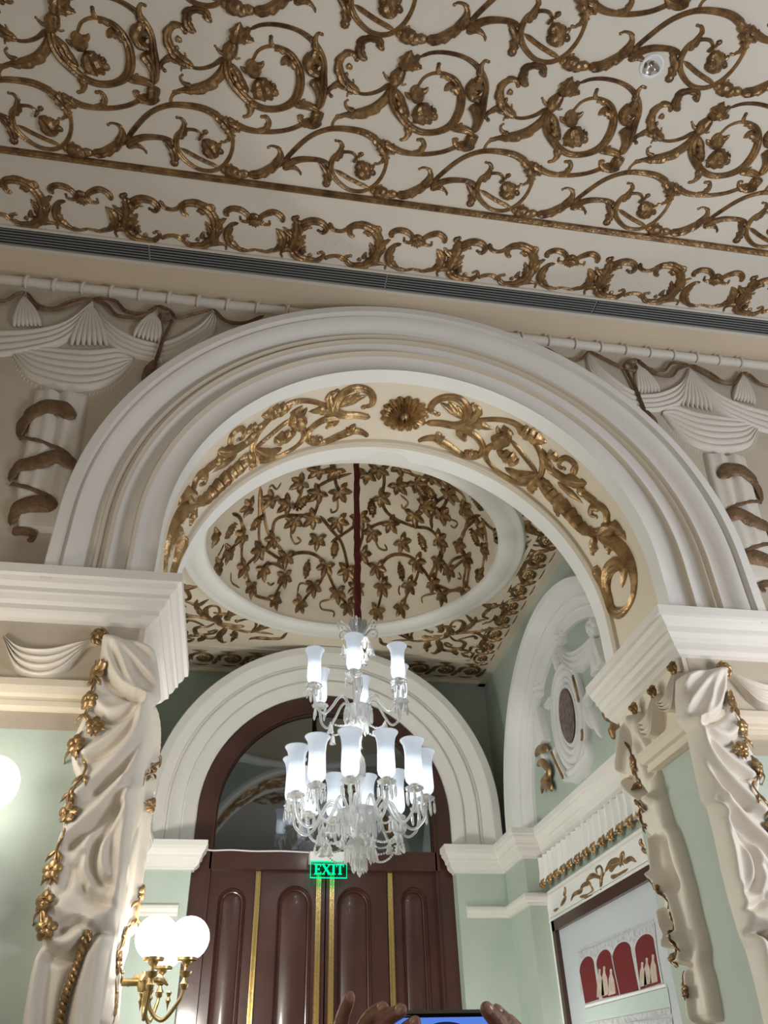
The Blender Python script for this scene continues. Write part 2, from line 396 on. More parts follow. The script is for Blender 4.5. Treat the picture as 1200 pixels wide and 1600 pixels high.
# entablature over the piers
ent = [(-.01, 1.547), (.112, 1.547), (.112, 1.512), (.098, 1.508), (.092, 1.490), (.076, 1.476), (.076, 1.460), (.066, 1.456), (.058, 1.436), (.044, 1.426), (.044, 1.408), (.030, 1.402), (.016, 1.388), (-.01, 1.376)]
XLJ, XRJ = AX-AR, AX+AR
struct(sweep([(-4, YF), (XLJ, YF), (XLJ, YR+.04)], ent, -1), 'trim_11', 'white')
struct(sweep([(6, YF), (XRJ, YF), (XRJ, YR+.04)], ent, 1), 'trim_12', 'white')
arc = [(-.01, 1.172), (.02, 1.168), (.042, 1.155), (.046, 1.13), (.040, 1.105), (.026, 1.098), (.026, 1.088), (.032, 1.084), (.032, 1.066), (.01, 1.06), (-.01, 1.058)]
struct(sweep([(-4, YF), (XLJ, YF), (XLJ, YR)], arc, -1), 'trim_13', 'cream')
struct(sweep([(6, YF), (XRJ, YF), (XRJ, YR)], arc, 1), 'trim_14', 'cream')
# alcove shell
DCX, DCY, DR = .57, 4.20, .92
cl = MB(); N = 96; inn = []; out = []
for i in range(N+1):
    a = 2*math.pi*i/N; c, s_ = math.cos(a), math.sin(a)
    k = min((2.2-DCX)/c if c > 1e-6 else 1e9, (-1.1-DCX)/c if c < -1e-6 else 1e9, (6.1-DCY)/s_ if s_ > 1e-6 else 1e9, (3.1-DCY)/s_ if s_ < -1e-6 else 1e9)
    inn.append((DCX+DR*c, DCY+DR*s_, ZA)); out.append((DCX+k*c, DCY+k*s_, ZA))
cl.add(inn+out, [(i, i+1, N+2+i, N+1+i) for i in range(N)])
for X in (2.2, -1.1):
    for Y in (6.1, 3.1):
        for i in range(N):
            a, b_ = out[i], out[i+1]
            if (abs(a[0]-X) < 1e-6) != (abs(b_[0]-X) < 1e-6) and ((abs(a[1]-Y) < 1e-6) or (abs(b_[1]-Y) < 1e-6)) and a[0]*0 == 0 and abs((a[0]+b_[0])/2-X) < .3:
                cl.add([a, b_, (X, Y, ZA)], [(0, 1, 2)])
struct(cl, 'ceiling_alcove', 'cream')
dome = MB(); dome.lathe([(DR*math.cos(math.pi/2*i/20), DR*math.sin(math.pi/2*i/20)*1.0) for i in range(21)], (DCX, DCY, ZA), 96); struct(dome, 'ceiling_dome', 'cream', True)
ring = MB(); ring.lathe([(.915, .0), (.918, -.02), (.93, -.032), (.985, -.04), (1.02, -.036), (1.045, -.03), (1.06, -.034), (1.075, -.03), (1.09, -.008), (1.092, .002)], (DCX, DCY, ZA), 96); struct(ring, 'trim_15', 'white', True)
# alcove walls
struct(arch_wall(BX, 1.62, 1.0, XL-.3, XR+.3, FL, ZA, YB), 'wall_back', 'green')
struct(MB().box(XR, XR+.3, YR, YB+.02, FL, ZA), 'wall_right', 'green')
struct(MB().box(XL-.3, XL, YR, YB+.02, FL, ZA), 'wall_left', 'green')
PX = 1.76; PY = 5.5
for sgn, nm in ((1, 'right'), (-1, 'left')):
    X = lambda x: x if sgn > 0 else 2*BX-x
    b = MB()
    xs = sorted((X(1.425), X(PX+.2))); b.box(xs[0], xs[1], PY, YB+.01, FL, 1.40)
    xs = sorted((X(PX), X(XR+.02))); b.box(xs[0], xs[1], 5.09, YB+.01, FL, 1.40)
    struct(b, 'wall_%s_pier' % nm, 'green')
    path = [(X(1.425), PY+.05), (X(1.425), PY), (X(PX), PY), (X(PX), 5.09), (X(XR), 5.09), (X(XR), YR)]
    cor = [(-.01, 1.405), (.09, 1.405), (.09, 1.372), (.082, 1.368), (.082, 1.355), (.066, 1.335), (.06, 1.322), (.06, 1.31), (.05, 1.30), (.046, 1.275), (.03, 1.258), (.018, 1.252), (.018, 1.243), (-.01, 1.24)]
    struct(sweep(path, cor, -sgn), 'trim_%d' % (16 if sgn > 0 else 17), 'white')
    st = [(-.01, 1.045), (.02, 1.045), (.034, 1.035), (.038, 1.018), (.032, 1.0), (.018, .992), (.018, .978), (-.01, .974)]
    struct(sweep([(X(1.475), PY)]+path[2:], st, -sgn), 'trim_%d' % (18 if sgn > 0 else 19), 'white')
# door-side archivolt
dp = [(.86, 5.64), (.862, 5.61), (.94, 5.57), (.945, 5.56), (.955, 5.56), (.96, 5.57), (1.03, 5.53), (1.035, 5.52), (1.045, 5.52), (1.05, 5.53), (1.055, 5.52), (1.065, 5.52), (1.07, 5.525), (1.13, 5.48), (1.135, 5.46), (1.185, 5.455), (1.19, 5.46), (1.19, 5.985)]
struct(arch_sweep(BX, 1.64, dp, 1.39, n=72), 'trim_20', 'white', True)
# niche archivolts on both side walls
for sgn in (1, -1):
    X = lambda x: x if sgn > 0 else 2*BX-x
    sp = [(.94, X(1.91)), (.945, X(1.885)), (1.0, X(1.875)), (1.005, X(1.865)), (1.015, X(1.865)), (1.02, X(1.872)), (1.06, X(1.85)), (1.065, X(1.838)), (1.075, X(1.838)), (1.08, X(1.845)), (1.12, X(1.80)), (1.13, X(1.765)), (1.165, X(1.76)), (1.17, X(1.765)), (1.17, X(1.91))]
    struct(arch_sweep(4.22, 1.40, sp, 1.39, plane='YZ', n=72), 'trim_%d' % (21 if sgn > 0 else 22), 'white2', True)
# added dark backing beyond the fanlight, its unlit look put into the colour
cb = MB(); cb.box(BX-1.6, BX+1.6, 8.0, 8.05, FL, ZA+.2); cb.box(BX-1.6, BX-1.55, YB, 8.0, FL, ZA+.2); cb.box(BX+1.55, BX+1.6, YB, 8.0, FL, ZA+.2); cb.box(BX-1.6, BX+1.6, YB, 8.05, ZA+.12, ZA+.2)
struct(cb, 'wall_dark_backing', 'dark')

# ------------------------------------------------------------------ door and fanlight
fr = MB(); q = arch_sweep(BX, 1.62, [(.862, 5.60), (.75, 5.60), (.75, 5.585), (.738, 5.585), (.738, 5.66), (.862, 5.66)], FL, n=60); fr.add(q.v, q.f)
door = empty('door_1', (BX, 5.62, FL), 'dark mahogany folding door with brass strips under an arched fanlight', 'door'); door['kind'] = 'structure'
fr.obj('door_frame', 'wood', door)
MB().box(BX-.77, BX+.77, 5.585, 5.67, 1.275, 1.395).obj('transom_beam', 'wood', door, smooth=False)
lx = [-.195, .118, .578, 1.02, 1.365]
lx = [BX-.775, .155, .578, .985, BX+.775]
for i in range(4):
    x0, x1 = lx[i]+.004, lx[i+1]-.004
    lf = MB(); pc = (-.018, .38, .763, 1.158)[i]; pw = .088 if i in (0, 3) else .112
    top = (1.172, 1.188, 1.182, 1.185)[i]
    # leaf slab with an arched sunk panel
    yl = 5.635
    n = 20; z0 = -1.2; zc_ = top-pw
    q = arch_wall(pc, zc_, pw, x0, x1, z0, 1.285, yl, n=24); lf.add(q.v, q.f)
    lf.box(x0, x1, yl, yl+.05, FL, z0)
    q = arch_sweep(pc, zc_, [(pw, yl), (pw-.006, yl-.008), (pw-.012, yl), (pw-.02, yl+.018), (pw-.026, yl+.02), (pw-.04, yl+.010), (.0001, yl+.010)], z0, n=24); lf.add(q.v, q.f)
    lf.box(x0, x1, yl+.03, yl+.05, FL, 1.28)
    L = lf.obj('door_leaf', 'wood', door, smooth=True)
for x, w in ((.138, .036), (.530, .036), (.618, .034), (1.003, .036)):
    s_ = MB()
    for dx in (-.3, .3): s_.tube([(x+dx*w, 5.625, FL+.02), (x+dx*w, 5.625, 1.27)], w*.24, 8)
    s_.box(x-w/2, x+w/2, 5.622, 5.64, FL+.02, 1.272); s_.obj('brass_strip', 'brass', door, smooth=True)
win = empty('window_1', (BX, 5.63, 1.39), 'semicircular fanlight of dark glass above the door', 'window'); win['kind'] = 'structure'
pn = MB(); n = 40; V = [(BX+.742*math.cos(math.pi*i/n), 5.632, 1.62+.742*math.sin(math.pi*i/n)) for i in range(n+1)]+[(BX-.742, 5.632, 1.385), (BX+.742, 5.632, 1.385)]
pn.add(V, [tuple(range(len(V)))]); pn.obj('glass_pane', 'pane', win, smooth=False)
q = arch_sweep(BX, 1.62, [(.742, 5.60), (.734, 5.597), (.728, 5.612), (.734, 5.63)], 1.39, n=50); q.obj('glazing_bead', 'wood_dark', win)
# white cable along the transom
cb = MB(); cb.tube(cr([(-.285, 5.57, 1.425), (-.255, 5.575, 1.42), (-.19, 5.58, 1.385), (-.05, 5.58, 1.388), (.1, 5.58, 1.383), (.28, 5.58, 1.386), (.46, 5.58, 1.38)], 6), .005, 6)
cb.obj('cable', 'plastic', label='thin white cable sagging along the top of the door transom', cat='cable')
# exit sign
ex = empty('exit_sign', (.58, 5.50, 1.30), 'green lit EXIT sign on clear acrylic hanging over the middle of the door', 'sign')
MB().box(.456, .702, 5.47, 5.59, 1.306, 1.36).obj('sign_housing', 'plastic', ex, smooth=False)
MB().box(.462, .698, 5.488, 5.493, 1.205, 1.309).obj('acrylic_panel', 'acrylic', ex, smooth=False)
b = MB()
for x0, x1, z0, z1 in ((.462, .698, 1.203, 1.208), (.462, .698, 1.300, 1.307), (.462, .465, 1.205, 1.305), (.695, .698, 1.205, 1.305)): b.box(x0, x1, 5.484, 5.494, z0, z1)
b.obj('lit_edge', 'exit_green', ex, smooth=False)
def serif_letters(text_x, mb, z0, z1, y):
    def bar(a, b_, w):
        a = np.array(a); b_ = np.array(b_); t = (b_-a)/np.linalg.norm(b_-a); n_ = np.array([-t[1], t[0]])*w/2
        P = [a-n_, b_-n_, b_+n_, a+n_]; V = [(p[0], y, p[1]) for p in P]+[(p[0], y+.006, p[1]) for p in P]
        mb.add(V, [(0,1,2,3), (7,6,5,4), (0,4,5,1), (1,5,6,2), (2,6,7,3), (3,7,4,0)])
    h = z1-z0; t = .006; T = .013
    for ch, x, w in text_x:
        if ch == 'E':
            bar((x+.012, z0), (x+.012, z1), T); bar((x, z0+t/2), (x+w, z0+t/2), t); bar((x, z1-t/2), (x+w, z1-t/2), t); bar((x+.01, z0+h/2), (x+w*.75, z0+h/2), t)
            bar((x+w-.002, z0), (x+w, z0+.016), t*.8); bar((x+w-.002, z1), (x+w-.002, z1-.016), t*.8); bar((x+w*.75, z0+h/2-.008), (x+w*.75, z0+h/2+.008), t*.7)
        if ch == 'X':
            bar((x+.006, z1), (x+w-.006, z0), T); bar((x+.006, z0), (x+w-.006, z1), t)
            for xx, zz in ((x+.008, z0+t/2), (x+w-.008, z0+t/2), (x+.008, z1-t/2), (x+w-.008, z1-t/2)): bar((xx-.01, zz), (xx+.01, zz), t*.8)
        if ch == 'I':
            bar((x+w/2, z0), (x+w/2, z1), T); bar((x, z0+t/2), (x+w, z0+t/2), t); bar((x, z1-t/2), (x+w, z1-t/2), t)
        if ch == 'T':
            bar((x+w/2, z0), (x+w/2, z1), T); bar((x, z1-t/2), (x+w, z1-t/2), t); bar((x+w/2-.012, z0+t/2), (x+w/2+.012, z0+t/2), t)
            bar((x+.001, z1), (x+.001, z1-.016), t*.8); bar((x+w-.001, z1), (x+w-.001, z1-.016), t*.8)
b = MB(); serif_letters((('E', .487, .042), ('X', .536, .056), ('I', .598, .026), ('T', .630, .046)), b, 1.224, 1.286, 5.480); b.obj('lettering', 'exit_green', ex, smooth=False)

# ------------------------------------------------------------------ air grilles
jx = [-2.35, -1.62, -.62, .49, 1.55, 2.6, 3.6]
nam = ['beyond the left edge', 'far left', 'left', 'middle', 'right', 'far right']
for i in range(6):
    x0, x1 = jx[i]+.003, jx[i+1]-.003
    g = MB().box(x0, x1, 2.337, 2.431, ZC-.004, ZC+.01).obj('air_grille', 'black', label='dark slotted air grille in the ceiling edge, %s length of the row' % nam[i], cat='air grille', group='air grilles along the ceiling edge', smooth=False)
    for k in range(6):
        y = 2.347+k*.0150
        MB().box(x0, x1, y, y+.0028, ZC-.010, ZC-.003).obj('slat', 'slat', g, smooth=False)

# ------------------------------------------------------------------ ceiling scrolls (traced once, repeated)
C1 = crop(480, 60, 3.3333); PXM = .00104   # metres per crop pixel near the traced unit
def tr(cropf, on, plane):
    return lambda pts: [on(p, plane) for p in cropf(pts)]
tc_ = tr(C1, onZ, ZC)
def S_(mb, pts, w, k=PXM, mp=ceil_map, T=tc_, **kw):
    w = [x*k for x in w] if isinstance(w, (list, tuple)) else w*k
    mb.stroke(mp, T(pts), w, **kw)
o0 = onZ(C1([(300, 680)])[0], ZC)
sc = MB()
# wave border scroll
S_(sc, [(340,522),(390,550),(430,562),(500,592),(600,603),(700,592),(780,562),(815,535)], [34,30,22,20,22], groove=1)
S_(sc, [(460,815),(520,812),(570,790),(620,760),(655,725)], [36,44,40,26], lobes=4, side=1, depth=.3, h=.5)
S_(sc, [(640,765),(700,705),(800,628),(900,590),(990,588),(1080,606),(1150,650)], [20,22,22,22,26,30,34], groove=1)
S_(sc, [(640,775),(690,752),(750,738),(830,742),(880,762)], [36,30,24,22], groove=1)
S_(sc, [(825,745),(852,775),(862,815),(850,858)], [18,34,44,30], lobes=2, blobend=True)
S_(sc, [(640,785),(690,778),(722,795),(728,822)], [26,22,8], lobes=2, side=-1)
S_(sc, [(600,775),(632,740),(645,705),(630,680),(600,672),(585,680)], [44,40,26,14,12], lobes=2, side=1, blobend=True)
# ring
S_(sc, [(405,600),(412,650),(392,712),(350,765),(290,795),(220,788),(162,748),(128,700),(125,655),(145,612),(190,592),(235,596),(258,620)], [26,16,18,20,20,20,22,26,24,16,14], groove=1)
S_(sc, [(140,682),(230,735),(325,780)], 20, groove=1)
S_(sc, [(150,640),(170,600),(182,565),(172,538),(150,532)], [30,34,20,12], lobes=2, side=1, blobend=True)
S_(sc, [(345,650),(372,652),(398,632),(408,600)], [12,16,22,24], lobes=3)
S_(sc, [(335,510),(375,545),(405,590),(412,640)], [26,50,56,20], lobes=3, depth=.45, h=.5)
S_(sc, [(395,545),(430,560),(455,590),(430,600)], [34,40,26,12], lobes=2, blobend=True)
S_(sc, [(540,602),(580,590),(606,562),(600,530),(578,528)], [24,30,24,14], lobes=2, side=-1, blobend=True)
# joints
for (x, y, r, a) in ((380,800,30,1.25), (345,790,18,1), (440,810,20,1.3), (408,812,24,1.2)):
    p = tc_([(x, y)])[0]; sc.blob(ceil_map, p, r*PXM, r*PXM*.9, asp=a, ang=0)
S_(sc, [(370,790),(372,770),(385,765)], [16,10], blobend=True)
# big spiral: outer turn
S_(sc, [(868,492),(900,410),(918,330),(932,262),(918,200),(880,140),(812,96),(722,74),(645,76),(585,98)], [34,40,34,24,26,22,18,18,16,14], groove=1)
S_(sc, [(905,190),(895,225),(868,262),(872,300),(905,325)], [26,62,70,52,20], lobes=4, depth=.45, side=-1, h=.42)
S_(sc, [(865,340),(880,380),(885,430),(870,480)], [56,44,34,28], groove=1, h=.5)
S_(sc, [(898,200),(905,150),(925,118),(945,122)], [34,28,16,12], blobend=True)
S_(sc, [(862,495),(850,540),(815,565),(775,550),(765,530),(790,525)], [50,56,44,26,14], lobes=3, side=-1, depth=.3, h=.5)
S_(sc, [(740,468),(800,470),(840,482),(868,498)], [20,36,34,24], groove=1)
S_(sc, [(745,470),(782,462),(812,438)], [30,34,8], lobes=2)
# tulip at its start
S_(sc, [(500,165),(520,120),(545,60)], [50,62,14], lobes=2, depth=.3, h=.5)
S_(sc, [(520,150),(560,140),(600,160)], [44,44,10], lobes=2, h=.5)
S_(sc, [(510,150),(560,110),(595,92)], [44,50,12], lobes=2, h=.5)
# calyx and inner turn
S_(sc, [(505,150),(470,200),(440,250)], [30,60,36], h=.5)
S_(sc, [(455,215),(420,210),(398,180)], [24,16,10], blobend=True)
S_(sc, [(480,215),(495,240),(512,240)], [24,14,8], blobend=True)
S_(sc, [(450,230),(440,300),(455,355),(490,410),(535,458),(600,488),(680,485),(750,450),(790,385),(802,305),(780,232),(730,192),(672,180),(612,202),(572,255)], [36,38,40,36,30,28,28,34,38,36,30,24,16,14,14], groove=1)
S_(sc, [(452,260),(478,310),(492,360),(530,410)], [20,44,50,20], lobes=4, depth=.55, side=1, h=.5)
S_(sc, [(470,325),(490,335),(510,322)], [20,12,8]); S_(sc, [(490,360),(512,368),(528,358)], [20,14,8]); S_(sc, [(505,405),(530,408)], [20,10])
S_(sc, [(500,430),(540,445),(560,430)], [22,16,8])
S_(sc, [(518,450),(528,490),(512,520),(490,528)], [34,34,22,14], blobend=True)
S_(sc, [(795,290),(775,262),(740,250),(712,275)], [34,40,34,14], lobes=2)
S_(sc, [(745,220),(720,195),(690,205)], [20,24,10])
S_(sc, [(690,190),(682,160),(686,135)], [20,18,14], blobend=True)
# left arms
S_(sc, [(435,235),(370,275),(310,290),(260,285)], [24,18,16,14], groove=1)
S_(sc, [(275,285),(215,245),(175,195),(163,130),(195,82),(240,78),(258,110)], [28,40,40,38,32,26,16], lobes=6, depth=.25, side=-1, blobend=True)
S_(sc, [(215,240),(240,235),(240,215)], [16,12,8], blobend=True)
S_(sc, [(205,140),(225,150),(215,160)], [30,22,12]); S_(sc, [(195,185),(215,195)], [28,14])
S_(sc, [(250,275),(180,240),(135,248),(110,280),(125,300)], [22,38,30,20,14], lobes=3, depth=.25, blobend=True)
S_(sc, [(240,285),(215,285),(208,300)], [16,14,8], blobend=True)
S_(sc, [(315,112),(285,90),(275,50),(290,10),(330,2),(372,12),(385,45),(400,66)], [16,36,38,34,26,26,34,12], lobes=5, depth=.2, groove=1)
S_(sc, [(440,255),(405,315),(350,365),(275,392),(205,398),(160,410),(135,438),(128,470)], [26,36,44,46,44,24,16,12], lobes=6, depth=.25, side=-1, h=.4)
S_(sc, [(250,378),(210,362),(198,335),(210,322)], [26,20,14,10], blobend=True)
S_(sc, [(185,405),(155,402),(148,412)], [20,14,8])
ox, oy = o0
scroll = sc.obj('ceiling_scroll', 'gold', origin=(ox, oy, ZC-.03))
def flower(name, cx, cy, base, body, petals, parent):
    fl = MB()
    for pts, w, kw in body: S_(fl, pts, w, **kw)
    return fl.obj(name, 'gold', parent)
flower('lily', 0, 0, 0, [([(570,240),(572,290),(585,335)], [16,66,40], dict(h=.55)), ([(575,285),(535,300),(505,278)], [34,30,8], {}), ([(580,285),(615,272),(632,252)], [34,28,8], {}),
    ([(575,240),(560,270),(575,300)], [14,40,20], {}),
    ([(588,335),(600,380),(605,445)], [46,90,60], dict(h=.45, lobes=3, depth=.15)), ([(570,350),(575,400),(565,430),(575,440)], [20,44,40,16], dict(lobes=2)), ([(620,370),(655,378),(668,362)], [40,44,14], dict(lobes=2)),
    ([(630,395),(665,410),(650,425)], [30,34,14], {}), ([(600,400),(605,455)], [40,30], dict(lobes=3)), ([(630,410),(640,450)], [36,24], dict(lobes=2)), ([(585,410),(580,440)], [30,24], {})], 0, scroll)
flower('small_lily', 0, 0, 0, [([(250,620),(262,632)], [40,44], dict(h=.5)), ([(270,610),(285,602),(282,615)], [26,20,10], {}), ([(262,640),(290,680),(310,735)], [36,76,50], dict(h=.45, lobes=3, depth=.2)),
    ([(275,660),(262,700),(255,720)], [24,34,16], dict(lobes=2)), ([(295,665),(330,670),(355,660)], [24,34,12], dict(lobes=2)), ([(310,690),(340,700),(350,715)], [24,34,16], {}), ([(285,700),(290,735)], [34,22], {})], 0, scroll)
rows = {0: 'in the row nearest the gold moulding', -1: 'in the upper row, away from the moulding'}
ordn = ['leftmost', 'second from the left', 'third from the left', 'fourth from the left', 'fifth from the left', 'rightmost']
for r_, dy in ((0, 0), (-1, -.64)):
    ks = range(-3, 4)
    vis = [k for k in ks]
    for k in ks:
        if r_ == -1 and k < -1: continue
        if r_ == 0: lab = 'gilded acanthus ceiling scroll, %s %s' % (['far left edge', 'leftmost whole', 'second', 'third', 'fourth', 'fifth', 'far right edge'][k+3], rows[0])
        else: lab = 'gilded acanthus ceiling scroll cut by the top edge, %s in the upper row' % (['first', 'second', 'third', 'fourth', 'fifth'][k+1])
        loc = (ox+k*.6385, oy+dy, ZC-.03+H)
        if k == 0 and r_ == 0: tag(scroll, lab, 'ceiling ornament', 'gilded scrolls on the hall ceiling')
        else: copy_tree(scroll, None, loc, lab, 'gilded scrolls on the hall ceiling')

# ------------------------------------------------------------------ frieze cartouches
C2 = crop(400, 300, 3.3333); t2 = tr(C2, onZ, ZC); K2 = .00118
def S2(mb, pts, w, **kw): S_(mb, pts, w, k=K2, T=t2, **kw)
ca = MB()
S2(ca, [(940,295),(965,335),(945,388),(880,410),(830,404),(815,396)], [14,40,36,22,18,12], lobes=5, side=1, depth=.3)
S2(ca, [(760,270),(722,280),(695,320),(700,365),(750,402),(800,404),(815,396)], [12,26,40,40,26,18,12], lobes=5, side=-1, depth=.3)
S2(ca, [(712,240),(706,215),(740,198),(785,206),(815,235),(805,262),(775,258),(772,240)], [18,26,26,28,24,20,16,10], groove=1, blobend=True)
S2(ca, [(980,270),(982,240),(950,216),(905,225),(872,245),(880,272),(910,278),(915,262)], [18,26,26,28,24,20,16,10], groove=1, blobend=True)
for i in range(5):
    a = -2.4+i*.45; S2(ca, [(840,248),(840+38*math.cos(a+1.57*0)*0+ (i-2)*16, 296-abs(i-2)*6)], [16,22,10])
S2(ca, [(812,245),(840,236),(868,245)], [20,30,20])
ccx, ccy = t2([(840, 320)])[0]
cart = ca.obj('round_cartouche', 'gold', origin=(ccx, ccy, ZC-.02))
fa = MB()
S2(fa, [(213,142),(218,190),(205,240),(185,300)], [34,50,54,44], lobes=4, depth=.3, h=.4)
S2(fa, [(212,150),(200,138),(215,130)], [22,26,16], blobend=True)
S2(fa, [(215,200),(245,165),(295,150),(345,162),(366,190),(350,212),(325,200)], [20,30,34,34,28,22,12], groove=1, blobend=True)
S2(fa, [(240,200),(270,182),(295,190)], [20,20,10])
S2(fa, [(225,270),(245,240),(262,222)], [34,26,8], lobes=2); S2(fa, [(205,300),(240,270),(262,262)], [34,22,8], lobes=2)
S2(fa, [(382,158),(400,192),(440,204),(475,192),(487,172)], [20,20,18,20,18], groove=1)
S2(fa, [(515,235),(492,220),(490,190),(520,172),(570,175),(615,200),(640,250),(632,310)], [16,24,30,34,36,38,34,30], groove=1, lobes=5, depth=.12)
S2(fa, [(600,225),(575,210),(555,215)], [30,22,8]); S2(fa, [(635,215),(640,190),(630,185)], [26,28,16], blobend=True)
S2(fa, [(640,280),(625,335),(580,372),(520,382),(475,365),(468,340),(492,332)], [30,44,48,34,28,22,14], lobes=4, depth=.2, blobend=True)
S2(fa, [(640,300),(672,262),(705,248)], [34,34,8], lobes=2); S2(fa, [(630,330),(665,300),(680,290)], [30,26,8])
S2(fa, [(600,370),(645,372),(672,380),(672,398)], [30,22,14,10], blobend=True)
S2(fa, [(590,260),(610,300),(600,340)], [10,34,30], lobes=3, depth=.4); S2(fa, [(560,350),(570,320),(580,315)], [30,20,8]); S2(fa, [(535,360),(540,340)], [24,12])
S2(fa, [(462,362),(440,338),(405,332),(370,340),(358,352)], [18,22,18,20,16], groove=1)
S2(fa, [(182,295),(225,335),(280,352),(325,352),(350,330),(342,312),(325,318)], [40,44,34,28,24,18,12], lobes=4, depth=.2, blobend=True)
S2(fa, [(190,295),(150,300),(130,318),(135,335)], [30,26,14,10], blobend=True)
S2(fa, [(200,230),(165,205),(138,178)], [40,30,8], lobes=3); S2(fa, [(195,270),(170,280)], [30,12])
S2(fa, [(240,320),(250,290),(265,285)], [34,26,8], lobes=2); S2(fa, [(275,335),(290,318)], [26,12])
fcx, fcy = t2([(425, 270)])[0]
frame = fa.obj('scroll_frame', 'gold', origin=(fcx, fcy, ZC-.02))
lt = MB()
for i in range(-3, 5):
    for d in (1, -1):
        p = [(fcx-.13+(i)*.06, fcy-.065*d), (fcx-.13+(i)*.06+.13, fcy+.065*d)]
        a, b_ = np.array(p[0]), np.array(p[1])
        # clip to the oval centre
        pts = [a+(b_-a)*t for t in np.linspace(0, 1, 14)]; pts = [q for q in pts if abs(q[0]-fcx) < .135-abs(q[1]-fcy)*.3 and abs(q[1]-fcy) < .06]
        if len(pts) > 2: lt.stroke(ceil_map, [pts[0], pts[-1]], .006, .6, n=2)
lt.obj('lattice', 'bead', frame)
pw_ = ['far left edge', 'leftmost', 'second from the left', 'third from the left', 'fourth from the left', 'rightmost', 'far right edge']
for k in range(-3, 4):
    labc = 'small round gilded cartouche in the ceiling frieze, %s of its kind' % pw_[k+3]
    labf = 'oblong gilded scroll frame around a lattice in the frieze, %s one' % pw_[k+3]
    if k == 0: tag(cart, labc, 'cartouche', 'round cartouches of the ceiling frieze'); tag(frame, labf, 'scroll frame', 'lattice frames of the ceiling frieze')
    else:
        copy_tree(cart, None, (ccx+k*.743, ccy, ZC-.02+H), labc, 'round cartouches of the ceiling frieze')
        copy_tree(frame, None, (fcx+k*.743, fcy, ZC-.02+H), labf, 'lattice frames of the ceiling frieze')
# sprinkler
sx, sy = onZ((1018, 103), ZC)
sp_ = empty('sprinkler', (sx, sy, ZC-.03), 'round chrome sprinkler in a white ceiling dish among the gilded scrolls', 'sprinkler')
MB().lathe([(.0001, .03), (.028, .029), (.040, .022), (.046, .026), (.047, .031)], (sx, sy, ZC-.03), 28).obj('ceiling_dish', 'plastic', sp_)
MB().lathe([(.0001, -.012), (.009, -.010), (.013, -.002), (.024, .004), (.026, .012), (.014, .02), (.012, .03)], (sx, sy, ZC-.03), 20, flute=3, fl=.12).obj('sprinkler_head', 'chrome', sp_)

# ------------------------------------------------------------------ soffit ornament of the front arch
def to_soffit(p):
    """ray against the cylinder of the intrados -> (arc length from crown, y)"""
    d = ray(*p); best = None
    # (t dx-AX)^2+(t dz-AZ)^2=R^2
    R = AR+.006; a = d[0]**2+d[2]**2; b_ = -2*(d[0]*AX+d[2]*AZ); c = AX**2+AZ**2-R*R
    t = (-b_+math.sqrt(max(b_*b_-4*a*c, 0)))/(2*a); q = d*t
    return ((math.atan2(q[0]-AX, q[2]-AZ))*R, min(max(q[1], 2.675), 3.06))
def sof_map(u, v, h, sg=1):
    R = AR+.006; th = u/R
    if abs(th) <= math.pi/2: return (AX+sg*(R-h)*math.sin(th), v, AZ+(R-h)*math.cos(th))
    e = R*(abs(th)-math.pi/2); return (AX+sg*math.copysign(R-h, th), v, AZ-e)
C3 = crop(650, 580, 2.6667)
so = MB()
def S3(pts, w, **kw):
    P = [to_soffit(p) for p in C3(pts)]; k = .00168
    w = [x*k for x in w] if isinstance(w, (list, tuple)) else w*k
    kw.setdefault('h', .42); so.stroke(sof_map, P, w, **kw)
    return P
S3([(40,215),(100,215),(165,225),(212,210),(215,155),(180,115),(120,108),(75,130),(62,162),(90,178)], [24,28,30,34,32,30,28,26,22,16], groove=1, blobend=True)
for a in ((100,130),(135,125),(165,140)): S3([(190,200), ((a[0]+190)/2, (a[1]+185)/2), a], [12,30,10])
S3([(165,232),(240,262),(278,310),(268,345),(230,356),(180,346),(130,306),(80,278),(30,282),(8,300)], [26,28,26,24,24,26,30,34,26,14], groove=1)
S3([(90,250),(100,280),(130,300)], [16,40,16], lobes=2); S3([(200,330),(235,345),(262,340)], [20,46,30], lobes=3); S3([(170,240),(195,270),(205,295)], [30,36,12], lobes=2)
S3([(205,218),(245,192),(262,158),(240,138)], [34,36,26,14], lobes=2, blobend=True)
S3([(200,232),(260,222),(322,242)], [30,40,14], lobes=3)
S3([(225,208),(330,200),(400,212),(450,245),(500,300),(528,370),(518,432),(470,466),(400,466),(332,420),(292,362),(300,322),(345,300)], [20,18,20,26,26,24,22,24,24,20,18,22,26], groove=1)
S3([(415,225),(455,250),(500,275),(545,298)], [22,52,54,18], lobes=4, depth=.35)
S3([(320,325),(350,290),(378,262),(365,222)], [20,56,54,12], lobes=3, depth=.3); S3([(350,300),(395,270)], [40,12]); S3([(370,290),(345,250),(340,225)], [30,26,8])
S3([(335,330),(385,355),(425,385)], [20,56,50], lobes=3, depth=.35)
S3([(510,428),(440,438),(370,402)], [20,50,20], lobes=4, side=-1, depth=.4)
S3([(395,285),(450,352),(508,428)], [20,20], groove=1)
S3([(520,320),(550,390),(605,440),(672,462),(712,466)], [30,34,30,44,20], lobes=4, depth=.25)
S3([(652,432),(664,392),(630,362),(600,372),(598,398),(618,405)], [26,24,22,20,16,12], groove=1, blobend=True)
S3([(550,340),(575,355),(580,380)], [40,34,10], lobes=2)
S3([(502,438),(480,485),(478,530)], [20,48,14], lobes=3)
S3([(508,440),(550,490),(600,540),(650,590),(700,650),(760,682)], [26,46,50,50,42,26], lobes=9, depth=.3, h=.6)
